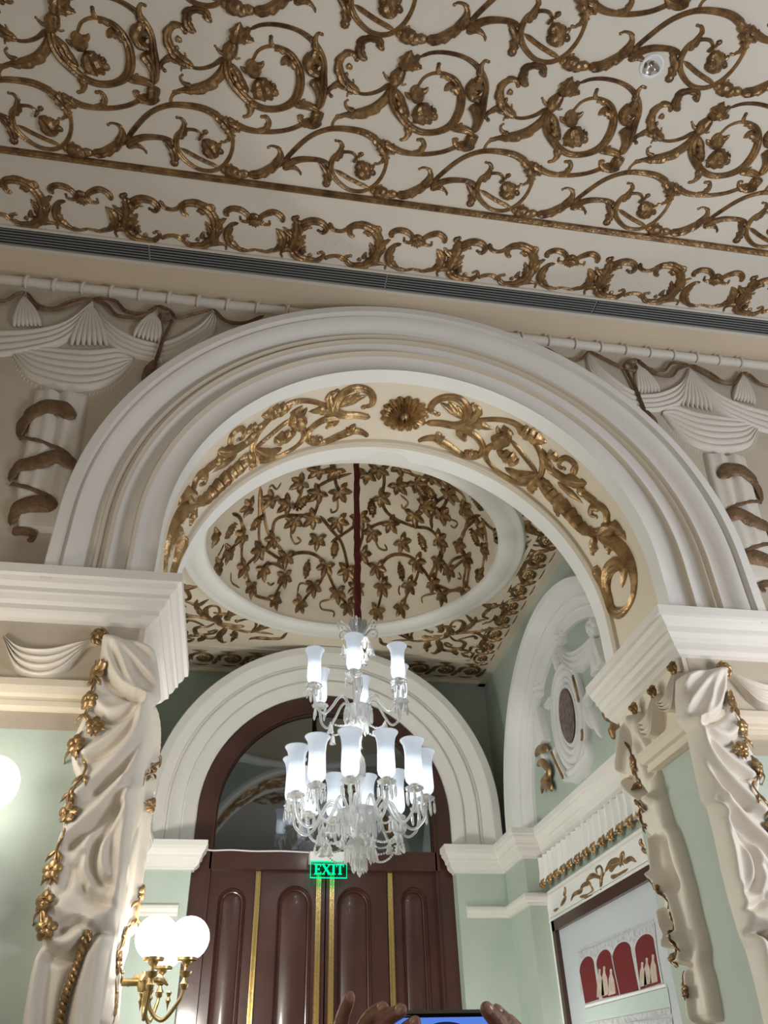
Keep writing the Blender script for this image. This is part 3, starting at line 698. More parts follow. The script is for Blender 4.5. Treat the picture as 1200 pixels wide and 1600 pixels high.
S3([(585,545),(592,590),(568,625)], [26,36,10], lobes=2); S3([(590,462),(640,502),(702,556)], [16,28,3]); S3([(520,450),(575,490)], [44,20], lobes=2)
S3([(700,662),(760,668),(798,640),(790,582),(745,545),(692,500)], [24,24,24,28,30,30], lobes=4, side=1, depth=.25, blobend=True)
S3([(765,575),(735,568),(728,595),(752,606)], [24,24,18,12], blobend=True)
S3([(760,690),(815,652),(855,668),(876,705)], [30,50,44,10], lobes=3); S3([(745,682),(742,735),(732,768)], [26,40,12], lobes=2); S3([(790,700),(805,740),(800,765)], [30,34,10], lobes=2)
S3([(755,685),(835,718),(888,780),(912,862),(905,942),(868,1000),(825,1002),(788,955),(772,905),(745,820)], [30,46,50,40,26,22,34,36,34,44], groove=1)
S3([(822,985),(798,905),(805,832),(840,802),(870,832),(858,905)], [24,36,44,44,34,12], groove=1)
S3([(745,820),(735,850),(750,880)], [30,44,20], lobes=2)
rs = so.obj('arch_soffit_scroll', 'gold2', label='long gilded acanthus scroll on the arch underside, right of the rosette', cat='arch ornament', group='gilded scrolls under the arch')
so2 = MB(); so2.v = [(2*AX-x, y, z) for x, y, z in so.v]; so2.f = list(so.f)
so2.obj('arch_soffit_scroll', 'gold2', label='long gilded acanthus scroll on the arch underside, left of the rosette', cat='arch ornament', group='gilded scrolls under the arch')
ro = MB(); rc = to_soffit((632, 646)); 
for i in range(16):
    a = 2*math.pi*i/16
    for r0, r1, w, hh in ((.04, .125, .040, .65), (.016, .085, .030, 1.3)):
        aa = a+(0 if r0 > .02 else .2)
        P = [(rc[0]+r*math.cos(aa), rc[1]+r*math.sin(aa)*1.0) for r in (r0, (r0+r1)/2, r1)]
        ro.stroke(sof_map, P, [w*.5, w, w*1.1], hh, n=4, groove=1)
ro.blob(sof_map, rc, .03, .05)
rosette = ro.obj('rosette', 'gold2', label='round gilded flower rosette at the crown of the arch underside', cat='rosette')
hk = MB(); hk.blob(sof_map, rc, .009, .075); hk.obj('hook', 'black', rosette)

# ------------------------------------------------------------------ vines in the dome
def to_dome(p):
    d = ray(*p); c = np.array([DCX, DCY, ZA]); a = d@d; b_ = -2*(d@c); k = c@c-DR*DR; D_ = b_*b_-4*a*k
    t = (-b_+math.sqrt(max(D_, 0)))/(2*a); q = d*t-c
    q[2] = max(q[2], .01); az = math.atan2(q[1], q[0]); el = math.atan2(q[2], math.hypot(q[0], q[1]))
    # azimuthal chart about the crown keeps shapes undistorted
    rr = (math.pi/2-el)*DR; return (rr*math.cos(az), rr*math.sin(az))
def dome_map(u, v, h):
    rr = math.hypot(u, v); an = min(rr/DR, math.pi/2); az = math.atan2(v, u); R = DR-h
    return (DCX+R*math.sin(an)*math.cos(az), DCY+R*math.sin(an)*math.sin(az), ZA+R*math.cos(an))
C4 = crop(250, 560, 2.4); C5 = crop(650, 580, 2.6667)
T4 = lambda pts: [to_dome(p) for p in C4(pts)]; T5 = lambda pts: [to_dome(p) for p in C5(pts)]
vm = MB(); vine_w = .029
vines = [[(375,480),(385,560),(400,640),(420,680),(455,720),(470,760)],[(420,660),(430,610),(470,590),(530,590),(570,595),(592,545),(600,490)],[(590,480),(640,455),(720,430)],[(600,590),(640,640),(680,690),(700,760),(705,790)],
 [(470,770),(500,735),(560,730),(600,750),(620,780),(640,830),(665,880),(700,920)],[(620,790),(600,840),(560,880),(530,920)],[(470,820),(440,870),(420,910)],[(470,790),(420,770),(370,790)],[(270,580),(300,600),(310,660),(305,740),(320,790),(340,850),(360,890),(430,910)],
 [(305,680),(260,720),(215,780)],[(320,780),(360,740),(375,700)],[(525,450),(530,500),(500,570)],[(830,500),(840,560),(880,600),(950,630),(1010,640),(1060,690)],[(760,650),(820,620),(865,615)],[(830,530),(840,470),(840,430)],
 [(820,790),(850,750),(890,735),(940,745),(970,775),(960,830),(930,880),(910,930)],[(980,780),(1020,840),(1060,880),(1100,870),(1145,875)],[(835,800),(835,860),(815,950)],[(750,740),(780,770),(810,790)],[(700,790),(735,850),(735,880)],
 [(1020,640),(1020,590),(1060,560),(1080,510),(1050,460),(960,440),(890,400)],[(1125,700),(1140,650),(1175,612),(1200,605)],[(375,480),(372,600),(380,700),(470,770)],[(720,600),(760,650),(740,735)],[(655,425),(660,470),(675,500)],[(1060,690),(1045,760),(1030,840)],[(1045,760),(1085,795),(1155,755),(1150,870)],[(640,690),(700,650),(740,620)]]
for p in vines: vm.stroke(dome_map, T4(p), [vine_w*1.1, vine_w*.9, vine_w], .5, n=6, groove=1)
for p in [[(270,600),(220,620),(200,680),(180,720),(210,780),(195,900)],[(280,620),(295,700),(285,780),(270,860)],[(270,610),(310,650),(340,680),(350,720)],[(100,700),(120,740),(90,790),(50,870)],[(60,890),(110,900),(150,915),(190,900)],[(130,840),(150,790),(200,770)],[(0,500),(80,440),(150,480),(200,520),(205,580)],[(110,600),(75,560),(140,510)]]:
    vm.stroke(dome_map, T5(p), [vine_w*1.1, vine_w*.9, vine_w], .5, n=6, groove=1)
for p in [[(500,610),(490,660),(505,695),(527,685),(512,668)],[(455,465),(437,490),(420,475),(408,485)],[(665,520),(665,565),(645,578),(640,562)],[(640,905),(602,915),(608,942),(650,950),(650,972)],[(265,800),(268,840),(300,862)],[(800,660),(820,710),(850,718),(842,695)],[(900,510),(930,540),(912,562),(905,545)],[(1080,600),(1115,615),(1105,635),(1088,625)],[(985,920),(985,895),(1040,880)],[(240,695),(228,720),(215,745)],[(430,840),(415,850),(400,840)],[(560,850),(525,845),(515,880)],[(900,850),(895,870),(900,890)],[(1120,800),(1130,825),(1115,825)]]:
    vm.stroke(dome_map, T4(p), .018, .5, n=6)
vine = vm.obj('grapevine_relief', 'gold', origin=(DCX, DCY, ZA+.3), label='gilded grapevine with leaves and bunches winding over the inside of the dome', cat='grapevine')
leaves4 = [(590,420),(655,420),(775,435),(820,415),(895,475),(965,470),(525,465),(590,505),(675,500),(475,545),(330,555),(415,525),(830,520),(1000,550),(1090,510),(1150,560),(1060,580),(955,590),(500,610),(570,600),(668,612),(865,620),(795,655),(590,680),(305,665),(420,680),(255,725),(370,720),(1050,680),(910,690),(760,735),(470,745),(205,665),(620,780),(700,795),(815,785),(965,765),(1125,700),(1045,760),(1155,755),(215,780),(310,785),(385,795),(465,820),(340,860),(575,855),(665,880),(735,865),(835,855),(935,850),(1025,845),(1085,795),(430,905),(525,920),(705,930),(815,950),(905,935),(1060,890),(1145,870),(750,600),(900,405)]
leaves5 = [(40,560),(110,595),(140,510),(75,440),(205,580),(270,655),(290,740),(270,850),(345,690),(350,740)]
rl = random.Random(3)
for i, p in enumerate(T4(leaves4)+T5(leaves5)):
    lf = MB(); a = -math.pi/2+rl.uniform(-.6, .6)
    a0 = math.atan2(p[1], p[0])+rl.uniform(-.7, .7)      # leaves droop toward the rim
    lf.fan(dome_map, (p[0]-.012*math.cos(a0), p[1]-.012*math.sin(a0)), rl.uniform(.104, .118), a0, lobes=5, spread=4.9, h=.026, notch=.55)
    lf.obj('vine_leaf', 'gold', vine)
gr4 = [((260,645),.6),((360,615),.6),((533,540),.5),((795,560),.3),((1015,500),.3),((985,690),.0),((655,715),.1),((550,790),.0),((905,800),.0),((1185,670),0)]
gr5 = [((260,545),0),((25,500),0)]
for (p, a) in [(T4([g_[0]])[0], g_[1]) for g_ in gr4]+[(T5([g_[0]])[0], g_[1]) for g_ in gr5]:
    gb = MB(); a0 = math.atan2(p[1], p[0])+a*.3
    ux, uy = math.cos(a0), math.sin(a0); L_ = .105
    gb.blob(dome_map, p, .038, .03, asp=1.7, ang=a0)
    for r_ in range(7):
        t = -1+2*r_/6; wr = .043*math.sqrt(max(.08, 1-abs(t-.1)**2*.95)); n_ = max(1, int(wr/.0105))
        for c_ in range(n_):
            off = (c_-(n_-1)/2)*.019; q_ = (p[0]+ux*t*.066-uy*off, p[1]+uy*t*.066+ux*off)
            gb.blob(dome_map, q_, .0115, .012+.022*math.sqrt(max(0, 1-(off/.04)**2)), n=6)
    gb.obj('grape_bunch', 'gold', vine)

# ------------------------------------------------------------------ alcove ceiling: corner arabesques and border
C6 = crop(560, 940, 4.0)
def T6(pts): return [onZ(p, ZA) for p in C6(pts)]
ar = MB(); K6 = .00145
def S6(pts, w, **kw):
    w = [x*K6*1.3 for x in w] if isinstance(w, (list, tuple)) else w*K6*1.3
    kw.setdefault('h', .4); ar.stroke(alc_map, T6(pts), w, **kw)
for pts, w, kw in [
 ([(120,200),(170,205),(240,195)], [10,26,8], dict(lobes=3)), ([(130,225),(150,260),(200,270),(300,275),(335,292)], [14,18,20,24,8], dict(lobes=3)), ([(200,245),(260,240),(340,240)], [6,16,8], {}),
 ([(225,175),(250,200),(300,225),(350,245),(420,240),(500,228)], [16,14,14,16,18,20], dict(groove=1)), ([(275,172),(300,205),(325,230)], [10,24,12], dict(lobes=2)), ([(340,240),(330,210),(350,180),(400,172),(440,185),(455,188)], [12,12,12,10,12,16], dict(blobend=True)),
 ([(500,228),(540,215),(575,185),(560,160),(520,150)], [24,30,34,30,14], dict(lobes=3)), ([(520,190),(515,150),(530,120)], [30,26,8], {}), ([(520,165),(480,145),(440,140)], [24,18,6], {}), ([(530,185),(490,190)], [22,8], {}),
 ([(395,215),(440,220),(500,215),(570,205),(640,190),(700,190),(770,180),(820,165),(850,180)], [20,24,18,16,24,18,14,26,10], dict(groove=1, lobes=6, depth=.2)),
 ([(600,195),(640,175),(660,140),(640,118),(600,120),(575,150),(600,155)], [16,20,24,16,12,12,12], dict(blobend=True)), ([(660,180),(700,150),(725,120),(735,90)], [24,26,24,8], dict(lobes=3)), ([(710,125),(690,100),(670,80)], [20,16,6], {}), ([(720,130),(760,115),(800,112)], [16,16,6], {}),
 ([(500,235),(500,270),(530,300),(580,305),(620,290)], [24,22,18,18,24], {}), ([(500,240),(510,290),(480,320),(450,318)], [24,30,26,8], {}), ([(440,245),(425,280),(400,290)], [16,36,8], dict(lobes=2)), ([(425,285),(430,320)], [24,6], {}),
 ([(570,215),(600,240),(640,245),(665,260),(650,285),(610,290),(550,275),(545,255),(580,270)], [10,12,16,20,20,16,14,12,12], dict(groove=1, blobend=True)), ([(620,240),(680,220),(720,215),(735,225)], [12,12,14,16], dict(blobend=True)),
 ([(690,190),(760,200),(790,235),(760,265),(720,265)], [20,22,26,28,12], dict(lobes=2)), ([(770,210),(820,215),(850,198)], [20,20,8], {}), ([(770,250),(800,265),(820,280)], [24,20,6], {}), ([(780,225),(815,240)], [20,6], {}),
 ([(620,295),(680,305),(715,320),(700,340),(660,335),(650,320),(680,318)], [20,16,16,18,18,14,12], dict(blobend=True)), ([(580,305),(610,320),(610,335)], [18,26,10], {}), ([(700,310),(705,285),(740,278),(785,290),(780,312),(745,318),(735,300),(755,298)], [14,16,18,16,16,14,12,10], dict(groove=1, blobend=True)),
 ([(840,30),(800,60),(780,90),(810,105),(850,105),(900,85),(912,55),(900,40)], [16,20,16,14,16,22,26,20], dict(groove=1)), ([(790,15),(840,20),(900,15),(960,25)], [8,26,22,6], dict(lobes=3)), ([(760,10),(820,30),(880,20)], [8,24,24], {}), ([(850,85),(865,120),(870,135)], [20,26,8], {}), ([(880,35),(940,45)], [24,6], {}), ([(770,145),(800,130),(850,105)], [6,16,18], {})]:
    S6(pts, w, **kw)
C7 = crop(600, 700, 4.0)
def S7(pts, w, **kw):
    w = [x*.0015 for x in w] if isinstance(w, (list, tuple)) else w*.0015
    kw.setdefault('h', .3); ar.stroke(alc_map, [onZ(p, ZA) for p in C7(pts)], w, **kw)
for pts, w, kw in [([(830,430),(880,420)], [6,16], {}), ([(820,460),(880,465),(930,450)], [6,24,20], {}), ([(890,450),(900,500),(960,530),(1020,560),(1045,600),(1020,640),(960,650),(900,630),(870,590),(880,550)], [20,50,40,24,18,18,18,20,26,20], dict(groove=1)),
  ([(880,550),(910,560)], [16,8], {}), ([(890,600),(920,575),(960,580),(985,600),(960,610),(930,605)], [12,14,18,20,18,12], dict(blobend=True)), ([(860,680),(930,670),(1000,660)], [6,20,12], dict(lobes=3)), ([(1005,690),(960,720),(920,730),(900,700),(950,700)], [16,20,20,16,10], dict(blobend=True)),
  ([(970,740),(900,760),(860,770),(820,780)], [16,30,26,8], dict(lobes=3)), ([(890,700),(870,750),(850,800),(870,850),(850,900),(820,930)], [16,24,18,22,26,8], dict(groove=1)), ([(830,850),(880,850),(920,860)], [16,20,8], {}), ([(920,820),(870,820),(850,800)], [6,14,14], {}), ([(760,870),(800,880),(850,895)], [6,26,16], dict(lobes=2)), ([(780,930),(820,920),(830,935),(800,940)], [14,20,18,10], dict(blobend=True)), ([(770,890),(800,905)], [14,14], {})]:
    S7(pts, w, **kw)
ar.obj('corner_arabesque', 'gold', label='gilded leafy arabesque in the far right corner of the alcove ceiling', cat='ceiling ornament', group='corner arabesques of the alcove ceiling')
ar2 = MB(); ar2.v = [(2*BX-x, y, z) for x, y, z in ar.v]; ar2.f = list(ar.f)
ar2.obj('corner_arabesque', 'gold', label='gilded leafy arabesque in the far left corner of the alcove ceiling', cat='ceiling ornament', group='corner arabesques of the alcove ceiling')
# border lines
bl = MB(); bl.box(XL, XR, 5.555, 5.585, ZA-.008, ZA+.01); bl.box(XL+.27, XR-.27+.0, 5.93, YB, ZA-.012, ZA+.01); bl.box(XL, XR, 5.925, YB, ZA-.03, ZA+.01)
bl.box(XR-.055, XR, YR, YB, ZA-.03, ZA+.01); bl.box(XL, XL+.055, YR, YB, ZA-.03, ZA+.01); bl.box(XR-.255, XR-.23, YR, 5.57, ZA-.008, ZA+.01); bl.box(XL+.23, XL+.255, YR, 5.57, ZA-.008, ZA+.01)
struct(bl, 'trim_23', 'cream')
bs = MB(); L_ = .20
def bmap(u, v, h): return (u, v, ZA-h)
def spiral(mb, mp, c, r0, r1, a0, turns, w, **kw):
    P = [(c[0]+(r0+(r1-r0)*t)*math.cos(a0+turns*2*math.pi*t), c[1]+(r0+(r1-r0)*t)*math.sin(a0+turns*2*math.pi*t)) for t in np.linspace(0, 1, 12)]
    mb.stroke(mp, P, w, **kw)
cyb = 5.755
spiral(bs, bmap, (0, cyb), .095, .04, 2.6, 1.15, [.028, .032, .024], h=.45, n=3, groove=1)
for i in range(6):
    a = i*math.pi/3; bs.blob(bmap, (.028*math.cos(a), cyb+.028*math.sin(a)), .020, .016)
bs.blob(bmap, (0, cyb), .014, .024)
bs.stroke(bmap, [(.07, cyb+.10), (.10, cyb+.03), (.13, cyb-.06)], [.045, .034, .045], .4, n=4, lobes=2)
bs.stroke(bmap, [(-.09, cyb-.12), (-.03, cyb-.115), (.04, cyb-.12)], [.012, .03, .012], .45, n=4, lobes=3)
bs.stroke(bmap, [(-.09, cyb+.11), (-.02, cyb+.12), (.05, cyb+.11)], [.012, .026, .012], .45, n=4, lobes=3)
unit = bs.obj('border_scroll', 'gold', origin=(0, cyb, ZA))
OR = ['first', 'second', 'third', 'fourth', 'fifth', 'sixth', 'seventh', 'eighth', 'ninth', 'tenth', 'eleventh', 'twelfth']
n_b = 12; step = (XR-.17-(XL+.17))/(n_b-1)
for i in range(n_b):
    loc = (XR-.17-i*step, cyb, ZA+H); lab = 'gilded rosette scroll in the border over the door arch, %s from the right corner' % OR[i]
    if i == 0: unit.location = loc; tag(unit, lab, 'border ornament', 'rosette scrolls along the back border')
    else: copy_tree(unit, None, loc, lab, 'rosette scrolls along the back border')
side_u = MB(); side_u.v = [(XR-.14+(y-cyb)*.72, x, z) for x, y, z in bs.v]; side_u.f = list(bs.f)
su = side_u.obj('border_scroll', 'gold', origin=(XR-.14, 0, ZA))
for s_, side in ((1, 'right'), (-1, 'left')):
    for i in range(11):
        y = 5.53-i*.205; loc = ((XR-.14) if s_ > 0 else (XL+.14), y, ZA+H); lab = 'gilded rosette scroll in the border over the %s alcove wall, %s from the far end' % (side, OR[i])
        if i == 0 and s_ > 0: su.location = loc; tag(su, lab, 'border ornament', 'rosette scrolls along the %s border' % side)
        else: copy_tree(su, None, loc, lab, 'rosette scrolls along the %s border' % side)

# ------------------------------------------------------------------ modelled plaster drapery
def relief(mp, Lp, Rp, ridges, base=.05, n=70, m_=110, edge=.12, amp=1.0):
    """rows between a left and a right outline (pixel-free surface coords, monotone in v); ridges: (pts, amp, width)"""
    Lp = sorted(Lp, key=lambda p: p[1]); Rp = sorted(Rp, key=lambda p: p[1])
    z0 = max(Lp[0][1], Rp[0][1]); z1 = min(Lp[-1][1], Rp[-1][1])
    zs = np.linspace(z0, z1, m_); Lx = np.interp(zs, [p[1] for p in Lp], [p[0] for p in Lp]); Rx = np.interp(zs, [p[1] for p in Rp], [p[0] for p in Rp])
    ss = np.linspace(0, 1, n); U = Lx[:, None]+(Rx-Lx)[:, None]*ss[None]; Vv = np.repeat(zs[:, None], n, 1)
    return patch(mp, U, Vv, ridges, base, edge)
def patch(mp, U, Vv, ridges, base, edge=.12, ends=True):
    m_, n = U.shape; ss = np.linspace(0, 1, n)[None]; tt = np.linspace(0, 1, m_)[:, None]
    e = np.clip(np.minimum(ss, 1-ss)/edge, 0, 1); e = np.sqrt(1-(1-e)**2)
    if ends: e2 = np.clip(np.minimum(tt, 1-tt)/.03, 0, 1); e = e*np.sqrt(1-(1-e2)**2)
    Hh = base*e*np.ones_like(U)
    for pts, a, w in ridges:
        P = np.array(cr(pts, 6)); D_ = np.full(U.shape, 1e9)
        for i in range(len(P)-1):
            A, B_ = P[i], P[i+1]; d = B_-A; l2 = d@d+1e-12
            t = np.clip(((U-A[0])*d[0]+(Vv-A[1])*d[1])/l2, 0, 1)
            D_ = np.minimum(D_, np.hypot(U-A[0]-t*d[0], Vv-A[1]-t*d[1]))
        Hh = Hh+a*np.exp(-(D_/w)**2)*np.clip(e*1.6, 0, 1)
    Hh = np.maximum(Hh, .0)
    mb = MB(); mb.hf = (U, Vv, Hh); V = [mp(U[i, j], Vv[i, j], Hh[i, j]-.003) for i in range(m_) for j in range(n)]
    mb.add(V, [(i*n+j, i*n+j+1, (i+1)*n+j+1, (i+1)*n+j) for i in range(m_-1) for j in range(n-1)]); return mb
def on_relief(mp, mb, rad=.022):
    U, Vv, Hh = mb.hf; cache = {}
    def f(u, v, h):
        k = (round(u/.004), round(v/.004))
        if k not in cache:
            d = np.hypot(U-u, Vv-v); q = d < rad
            cache[k] = float(Hh[q].max()*.5+Hh[q].mean()*.5) if q.any() else float(Hh.flat[d.argmin()])
        return mp(u, v, h+cache[k])
    return f
def swag(mp, up, lo, nf=4, base=.03, amp=.014, n=44, m_=26):
    A = np.array(cr(up, 8)); B_ = np.array(cr(lo, 8))
    def rs(P, k):
        d = np.r_[0, np.cumsum(np.hypot(*np.diff(P, axis=0).T))]; t = np.linspace(0, d[-1], k); return np.c_[np.interp(t, d, P[:, 0]), np.interp(t, d, P[:, 1])]
    A, B_ = rs(A, n), rs(B_, n); tt = np.linspace(0, 1, m_)[:, None]
    U = A[None, :, 0]*(1-tt)+B_[None, :, 0]*tt; Vv = A[None, :, 1]*(1-tt)+B_[None, :, 1]*tt
    ss = np.linspace(0, 1, n)[None]; e = np.sqrt(1-(1-np.clip(np.minimum(tt, 1-tt)/.12, 0, 1))**2)
    ph = (tt*nf) % 1.0
    Hh = (base*(.4+.6*np.sin(math.pi*ss))+amp*(np.abs(np.sin(math.pi*tt*nf+.25*np.sin(5*ss)))-.4))*e
    Hh = np.maximum(Hh, 0)
    mb = MB(); mb.add([mp(U[i, j], Vv[i, j], Hh[i, j]-.002) for i in range(m_) for j in range(n)], [(i*n+j, i*n+j+1, (i+1)*n+j+1, (i+1)*n+j) for i in range(m_-1) for j in range(n-1)]); return mb
def garland(mp, runs, roses, h=.0, s=1.0):
    mb = MB()
    off = lambda u, v, hh: mp(u, v, hh+h)
    for run in runs:
        P = cr(run, 6); mb.stroke(off, run, .010*s, .6, n=5, h0=-.003)
        d = 0
        for i in range(1, len(P)-1):
            d += np.linalg.norm(P[i]-P[i-1])
            if d > .058*s:
                d = 0; t = P[i+1]-P[i-1]; a = math.atan2(t[1], t[0])
                for sg in (1, -1):
                    q = (P[i][0]+.042*s*math.cos(a+sg*.6), P[i][1]+.042*s*math.sin(a+sg*.6)); mid = ((P[i][0]+q[0])/2+.004*sg, (P[i][1]+q[1])/2)
                    mb.stroke(off, [tuple(P[i]), mid, q], [.008*s, .017*s, .004*s], .5, n=3, h0=-.002)
    for c in roses:
        for i in range(5):
            a = i*1.2566+.3; mb.blob(off, (c[0]+.015*s*math.cos(a), c[1]+.015*s*math.sin(a)), .015*s, .010*s, n=8, asp=1.15, ang=a)
        mb.stroke(off, [(c[0]+.008*s*math.cos(t), c[1]+.008*s*math.sin(t)) for t in np.linspace(0, 5.5, 8)], .006*s, 1.6, n=2)
    return mb
CA = crop(0, 870, 3.4286); CB = crop(0, 1220, 3.4286)
DY = YF-.06
def TA(p): return [onY(q, DY) for q in CA(p)]
def TB(p): return [onY(q, DY) for q in CB(p)]
Lo = TA([(540,425),(525,520),(495,640),(460,740),(425,860),(378,960),(365,1040),(380,1110),(400,1160),(345,1270)])+TB([(330,110),(322,240),(290,330),(255,430),(225,540),(210,640),(205,740),(212,850),(190,900),(150,1040),(112,1240),(80,1450)])
Ro = TA([(560,415),(600,420),(740,440),(830,480),(850,600),(856,720),(800,790),(790,900),(775,1050),(755,1200)])+TB([(725,40),(700,200),(680,400),(650,600),(622,740),(605,820),(575,900),(548,1050),(522,1240),(500,1450)])
rid = []
for pts, a, w in [([(560,440),(590,560),(640,660),(720,740)],.030,.014),([(580,430),(650,540),(690,640),(745,720),(790,755)],.034,.016),([(610,430),(700,520),(790,620),(850,680)],.030,.016),([(640,425),(730,460),(830,520)],.022,.014),
    ([(548,600),(590,690),(680,750),(765,775)],-.030,.012),([(480,800),(560,870),(650,865),(720,810),(770,775)],-.026,.012),([(500,760),(580,820),(680,800),(760,770)],.018,.020),
    ([(770,790),(700,870),(600,960),(460,1050)],.022,.016),([(760,800),(690,930),(590,1040),(440,1090)],-.020,.013),([(775,790),(730,930),(640,1060),(510,1190),(420,1270)],.034,.022),([(785,800),(750,980),(660,1130),(520,1250)],-.030,.014),([(785,800),(765,950),(710,1100),(650,1300)],.030,.018),([(790,820),(780,1000),(730,1280)],-.012,.010)]:
    rid.append((TA(pts), a, w))
for pts, a, w in [([(690,10),(600,140),(500,240),(380,340)],-.032,.015),([(650,0),(560,110),(450,210),(345,300)],.026,.020),([(690,60),(640,190),(570,290),(545,430),(575,520),(620,540)],.024,.014),([(640,130),(580,250),(515,350),(500,460),(530,530),(600,545)],-.034,.014),([(700,150),(660,300),(650,520),(620,640)],.028,.018),
    ([(440,400),(420,480),(450,560)],-.018,.012),([(480,300),(440,440),(470,570)],.018,.020),([(450,590),(520,645),(610,668)],-.030,.012),([(380,470),(350,560),(300,650)],-.014,.014),([(300,650),(400,730),(500,740),(600,700)],.030,.026),([(220,780),(270,850),(350,870),(430,830),(490,790)],.026,.022),
    ([(225,870),(290,935),(370,940),(450,890),(500,820)],-.040,.014),([(330,800),(420,760),(500,800),(590,805)],-.026,.012),([(200,960),(170,1150),(150,1400)],.022,.018),([(260,960),(240,1150),(220,1400)],-.014,.016),([(420,960),(350,1150),(300,1400)],-.018,.016),([(500,880),(440,1100),(400,1400)],.022,.02),([(550,850),(510,1100),(480,1400)],.018,.014)]:
    rid.append((TB(pts), a, w))
dm = relief(fw_map, Lo, Ro, rid, base=.062, n=90, m_=230)
gl_runs = [TA([(510,545),(505,640),(490,730)]), TA([(460,740),(470,800),(455,850),(505,890),(520,940),(510,970)]), TA([(440,935),(400,1000),(385,1050),(430,1080)]), TA([(440,1080),(462,1130),(440,1200),(400,1250),(375,1290)]), TB([(400,40),(365,100),(365,170),(345,240)]), TB([(350,260),(340,310),(305,370),(290,430),(275,490),(262,560)]), TB([(262,570),(245,650),(222,700),(225,760),(250,800)])]
gl_ro = [TA([p])[0] for p in ((520,600),(475,770),(510,905),(405,1000))]+[TB([p])[0] for p in ((365,175),(275,480),(240,650),(252,800))]
rope_pts = TB([(495,805),(430,930),(390,1040),(350,1160),(318,1300),(300,1450)])
def rope(mp, pts, w, h=.06):
    mb = MB(); P = cr(pts, 14); L_ = 0; step_ = w*.55; last = None
    # resample
    pts2 = [P[0]]; acc = 0
    for i in range(1, len(P)):
        seg = P[i]-P[i-1]; l = np.linalg.norm(seg)
        while acc+l >= step_:
            t = (step_-acc)/l; q_ = P[i-1]+seg*t; pts2.append(q_); acc = 0; P[i-1] = q_; seg = P[i]-q_; l = np.linalg.norm(seg)
        acc += l
    for i in range(1, len(pts2)):
        t = pts2[i]-pts2[i-1]; a = math.atan2(t[1], t[0])+.75
        mb.blob(lambda u, v, hh: mp(u, v, hh+h-.01), pts2[i], w*.34, w*.6, n=8, asp=1.75, ang=a)
    mb.stroke(lambda u, v, hh: mp(u, v, hh+h-.01), pts, w*.6, .6, n=8)
    return mb
def drapery(mirror, labels, loc_w):
    f = (lambda mb: mb) if not mirror else (lambda mb: setattr(mb, 'v', [(2*AX-x, y, z) for x, y, z in mb.v]) or mb)
    import copy
    d = f(copy.deepcopy(dm)); o = d.obj('pilaster_drapery', 'drape', label=labels[0], cat='drapery relief')
    g_ = f(garland(on_relief(fw_map, dm), gl_runs, gl_ro, h=.004)); g_.obj('flower_garland', 'gold2', o)
    f(rope(on_relief(fw_map, dm), rope_pts, .030, .012)).obj('rope_cord', 'gold2', o)
    kn = MB(); kc = TA([(530,410)])[0]
    for i in range(7):
        a = i*.9; kn.stroke(lambda u, v, hh: fw_map(u, v, hh+.04), [kc, (kc[0]+.02*math.cos(a), kc[1]+.02*math.sin(a)), (kc[0]+.03*math.cos(a+.7), kc[1]+.036*math.sin(a+.7))], [.012, .02, .01], .7, n=4)
    kn.blob(lambda u, v, hh: fw_map(u, v, hh+.03), kc, .022, .035); f(kn).obj('rosette_knot', 'gold2', o)
    return o
drapery(False, ['ivory plaster curtain with gilded garland and rope on the left pier, beside the globe lamps'], 0)
drapery(True, ['ivory plaster curtain with gilded garland on the right pier at the photo edge'], 0)
# frieze swags
s_up = TA([(530,405),(400,432),(250,462),(100,450),(0,385)]); s_lo = TA([(525,425),(450,455),(330,590),(200,632),(70,575),(0,400)])
sw0 = swag(fw_map, s_up, s_lo, 4, .035, .018)
kc2 = TA([(8, 355)])[0]
o = sw0.obj('frieze_swag', 'drape', label='ivory plaster cloth swag hanging in the frieze left of the left curtain', cat='swag', group='cloth swags in the entablature frieze')
s2_ = MB(); s2_.v = [(2*AX-x, y, z) for x, y, z in sw0.v]; s2_.f = list(sw0.f); s2_.obj('frieze_swag', 'drape', label='ivory plaster cloth swag hanging in the frieze right of the right curtain', cat='swag', group='cloth swags in the entablature frieze')
# reveal drapery
CC = crop(940, 1020, 4.6154); CDD = crop(960, 1300, 5.0)
RX = XRJ-.045
def TC(p): return [onX(q, RX) for q in CC(p)]
def TD(p): return [onX(q, RX) for q in CDD(p)]
Lr = TC([(195,430),(150,520),(135,640),(130,740),(145,870),(165,950),(190,1050),(220,1150),(260,1250)])+TD([(270,30),(310,180),(330,350),(360,520),(380,650),(400,780),(410,900),(470,960),(490,1100),(540,1350),(570,1520)])
Rr = TC([(225,430),(260,560),(300,700),(345,820),(372,900),(388,1000),(405,1060),(430,1150),(455,1250)])+TD([(430,0),(480,150),(520,300),(560,450),(600,650),(640,800),(665,920),(665,1030),(700,1150),(730,1300),(765,1520)])
rr = []
for pts, a, w in [([(212,450),(190,600),(172,750),(160,860)],.03,.014),([(205,450),(205,640),(215,800)],-.014,.01),([(150,880),(250,940),(330,1040)],-.03,.012),([(170,900),(240,1000),(330,1060),(375,1030)],.026,.014),([(240,640),(290,760),(330,860)],-.02,.02)]: rr.append((TC(pts), a*1.5, w))
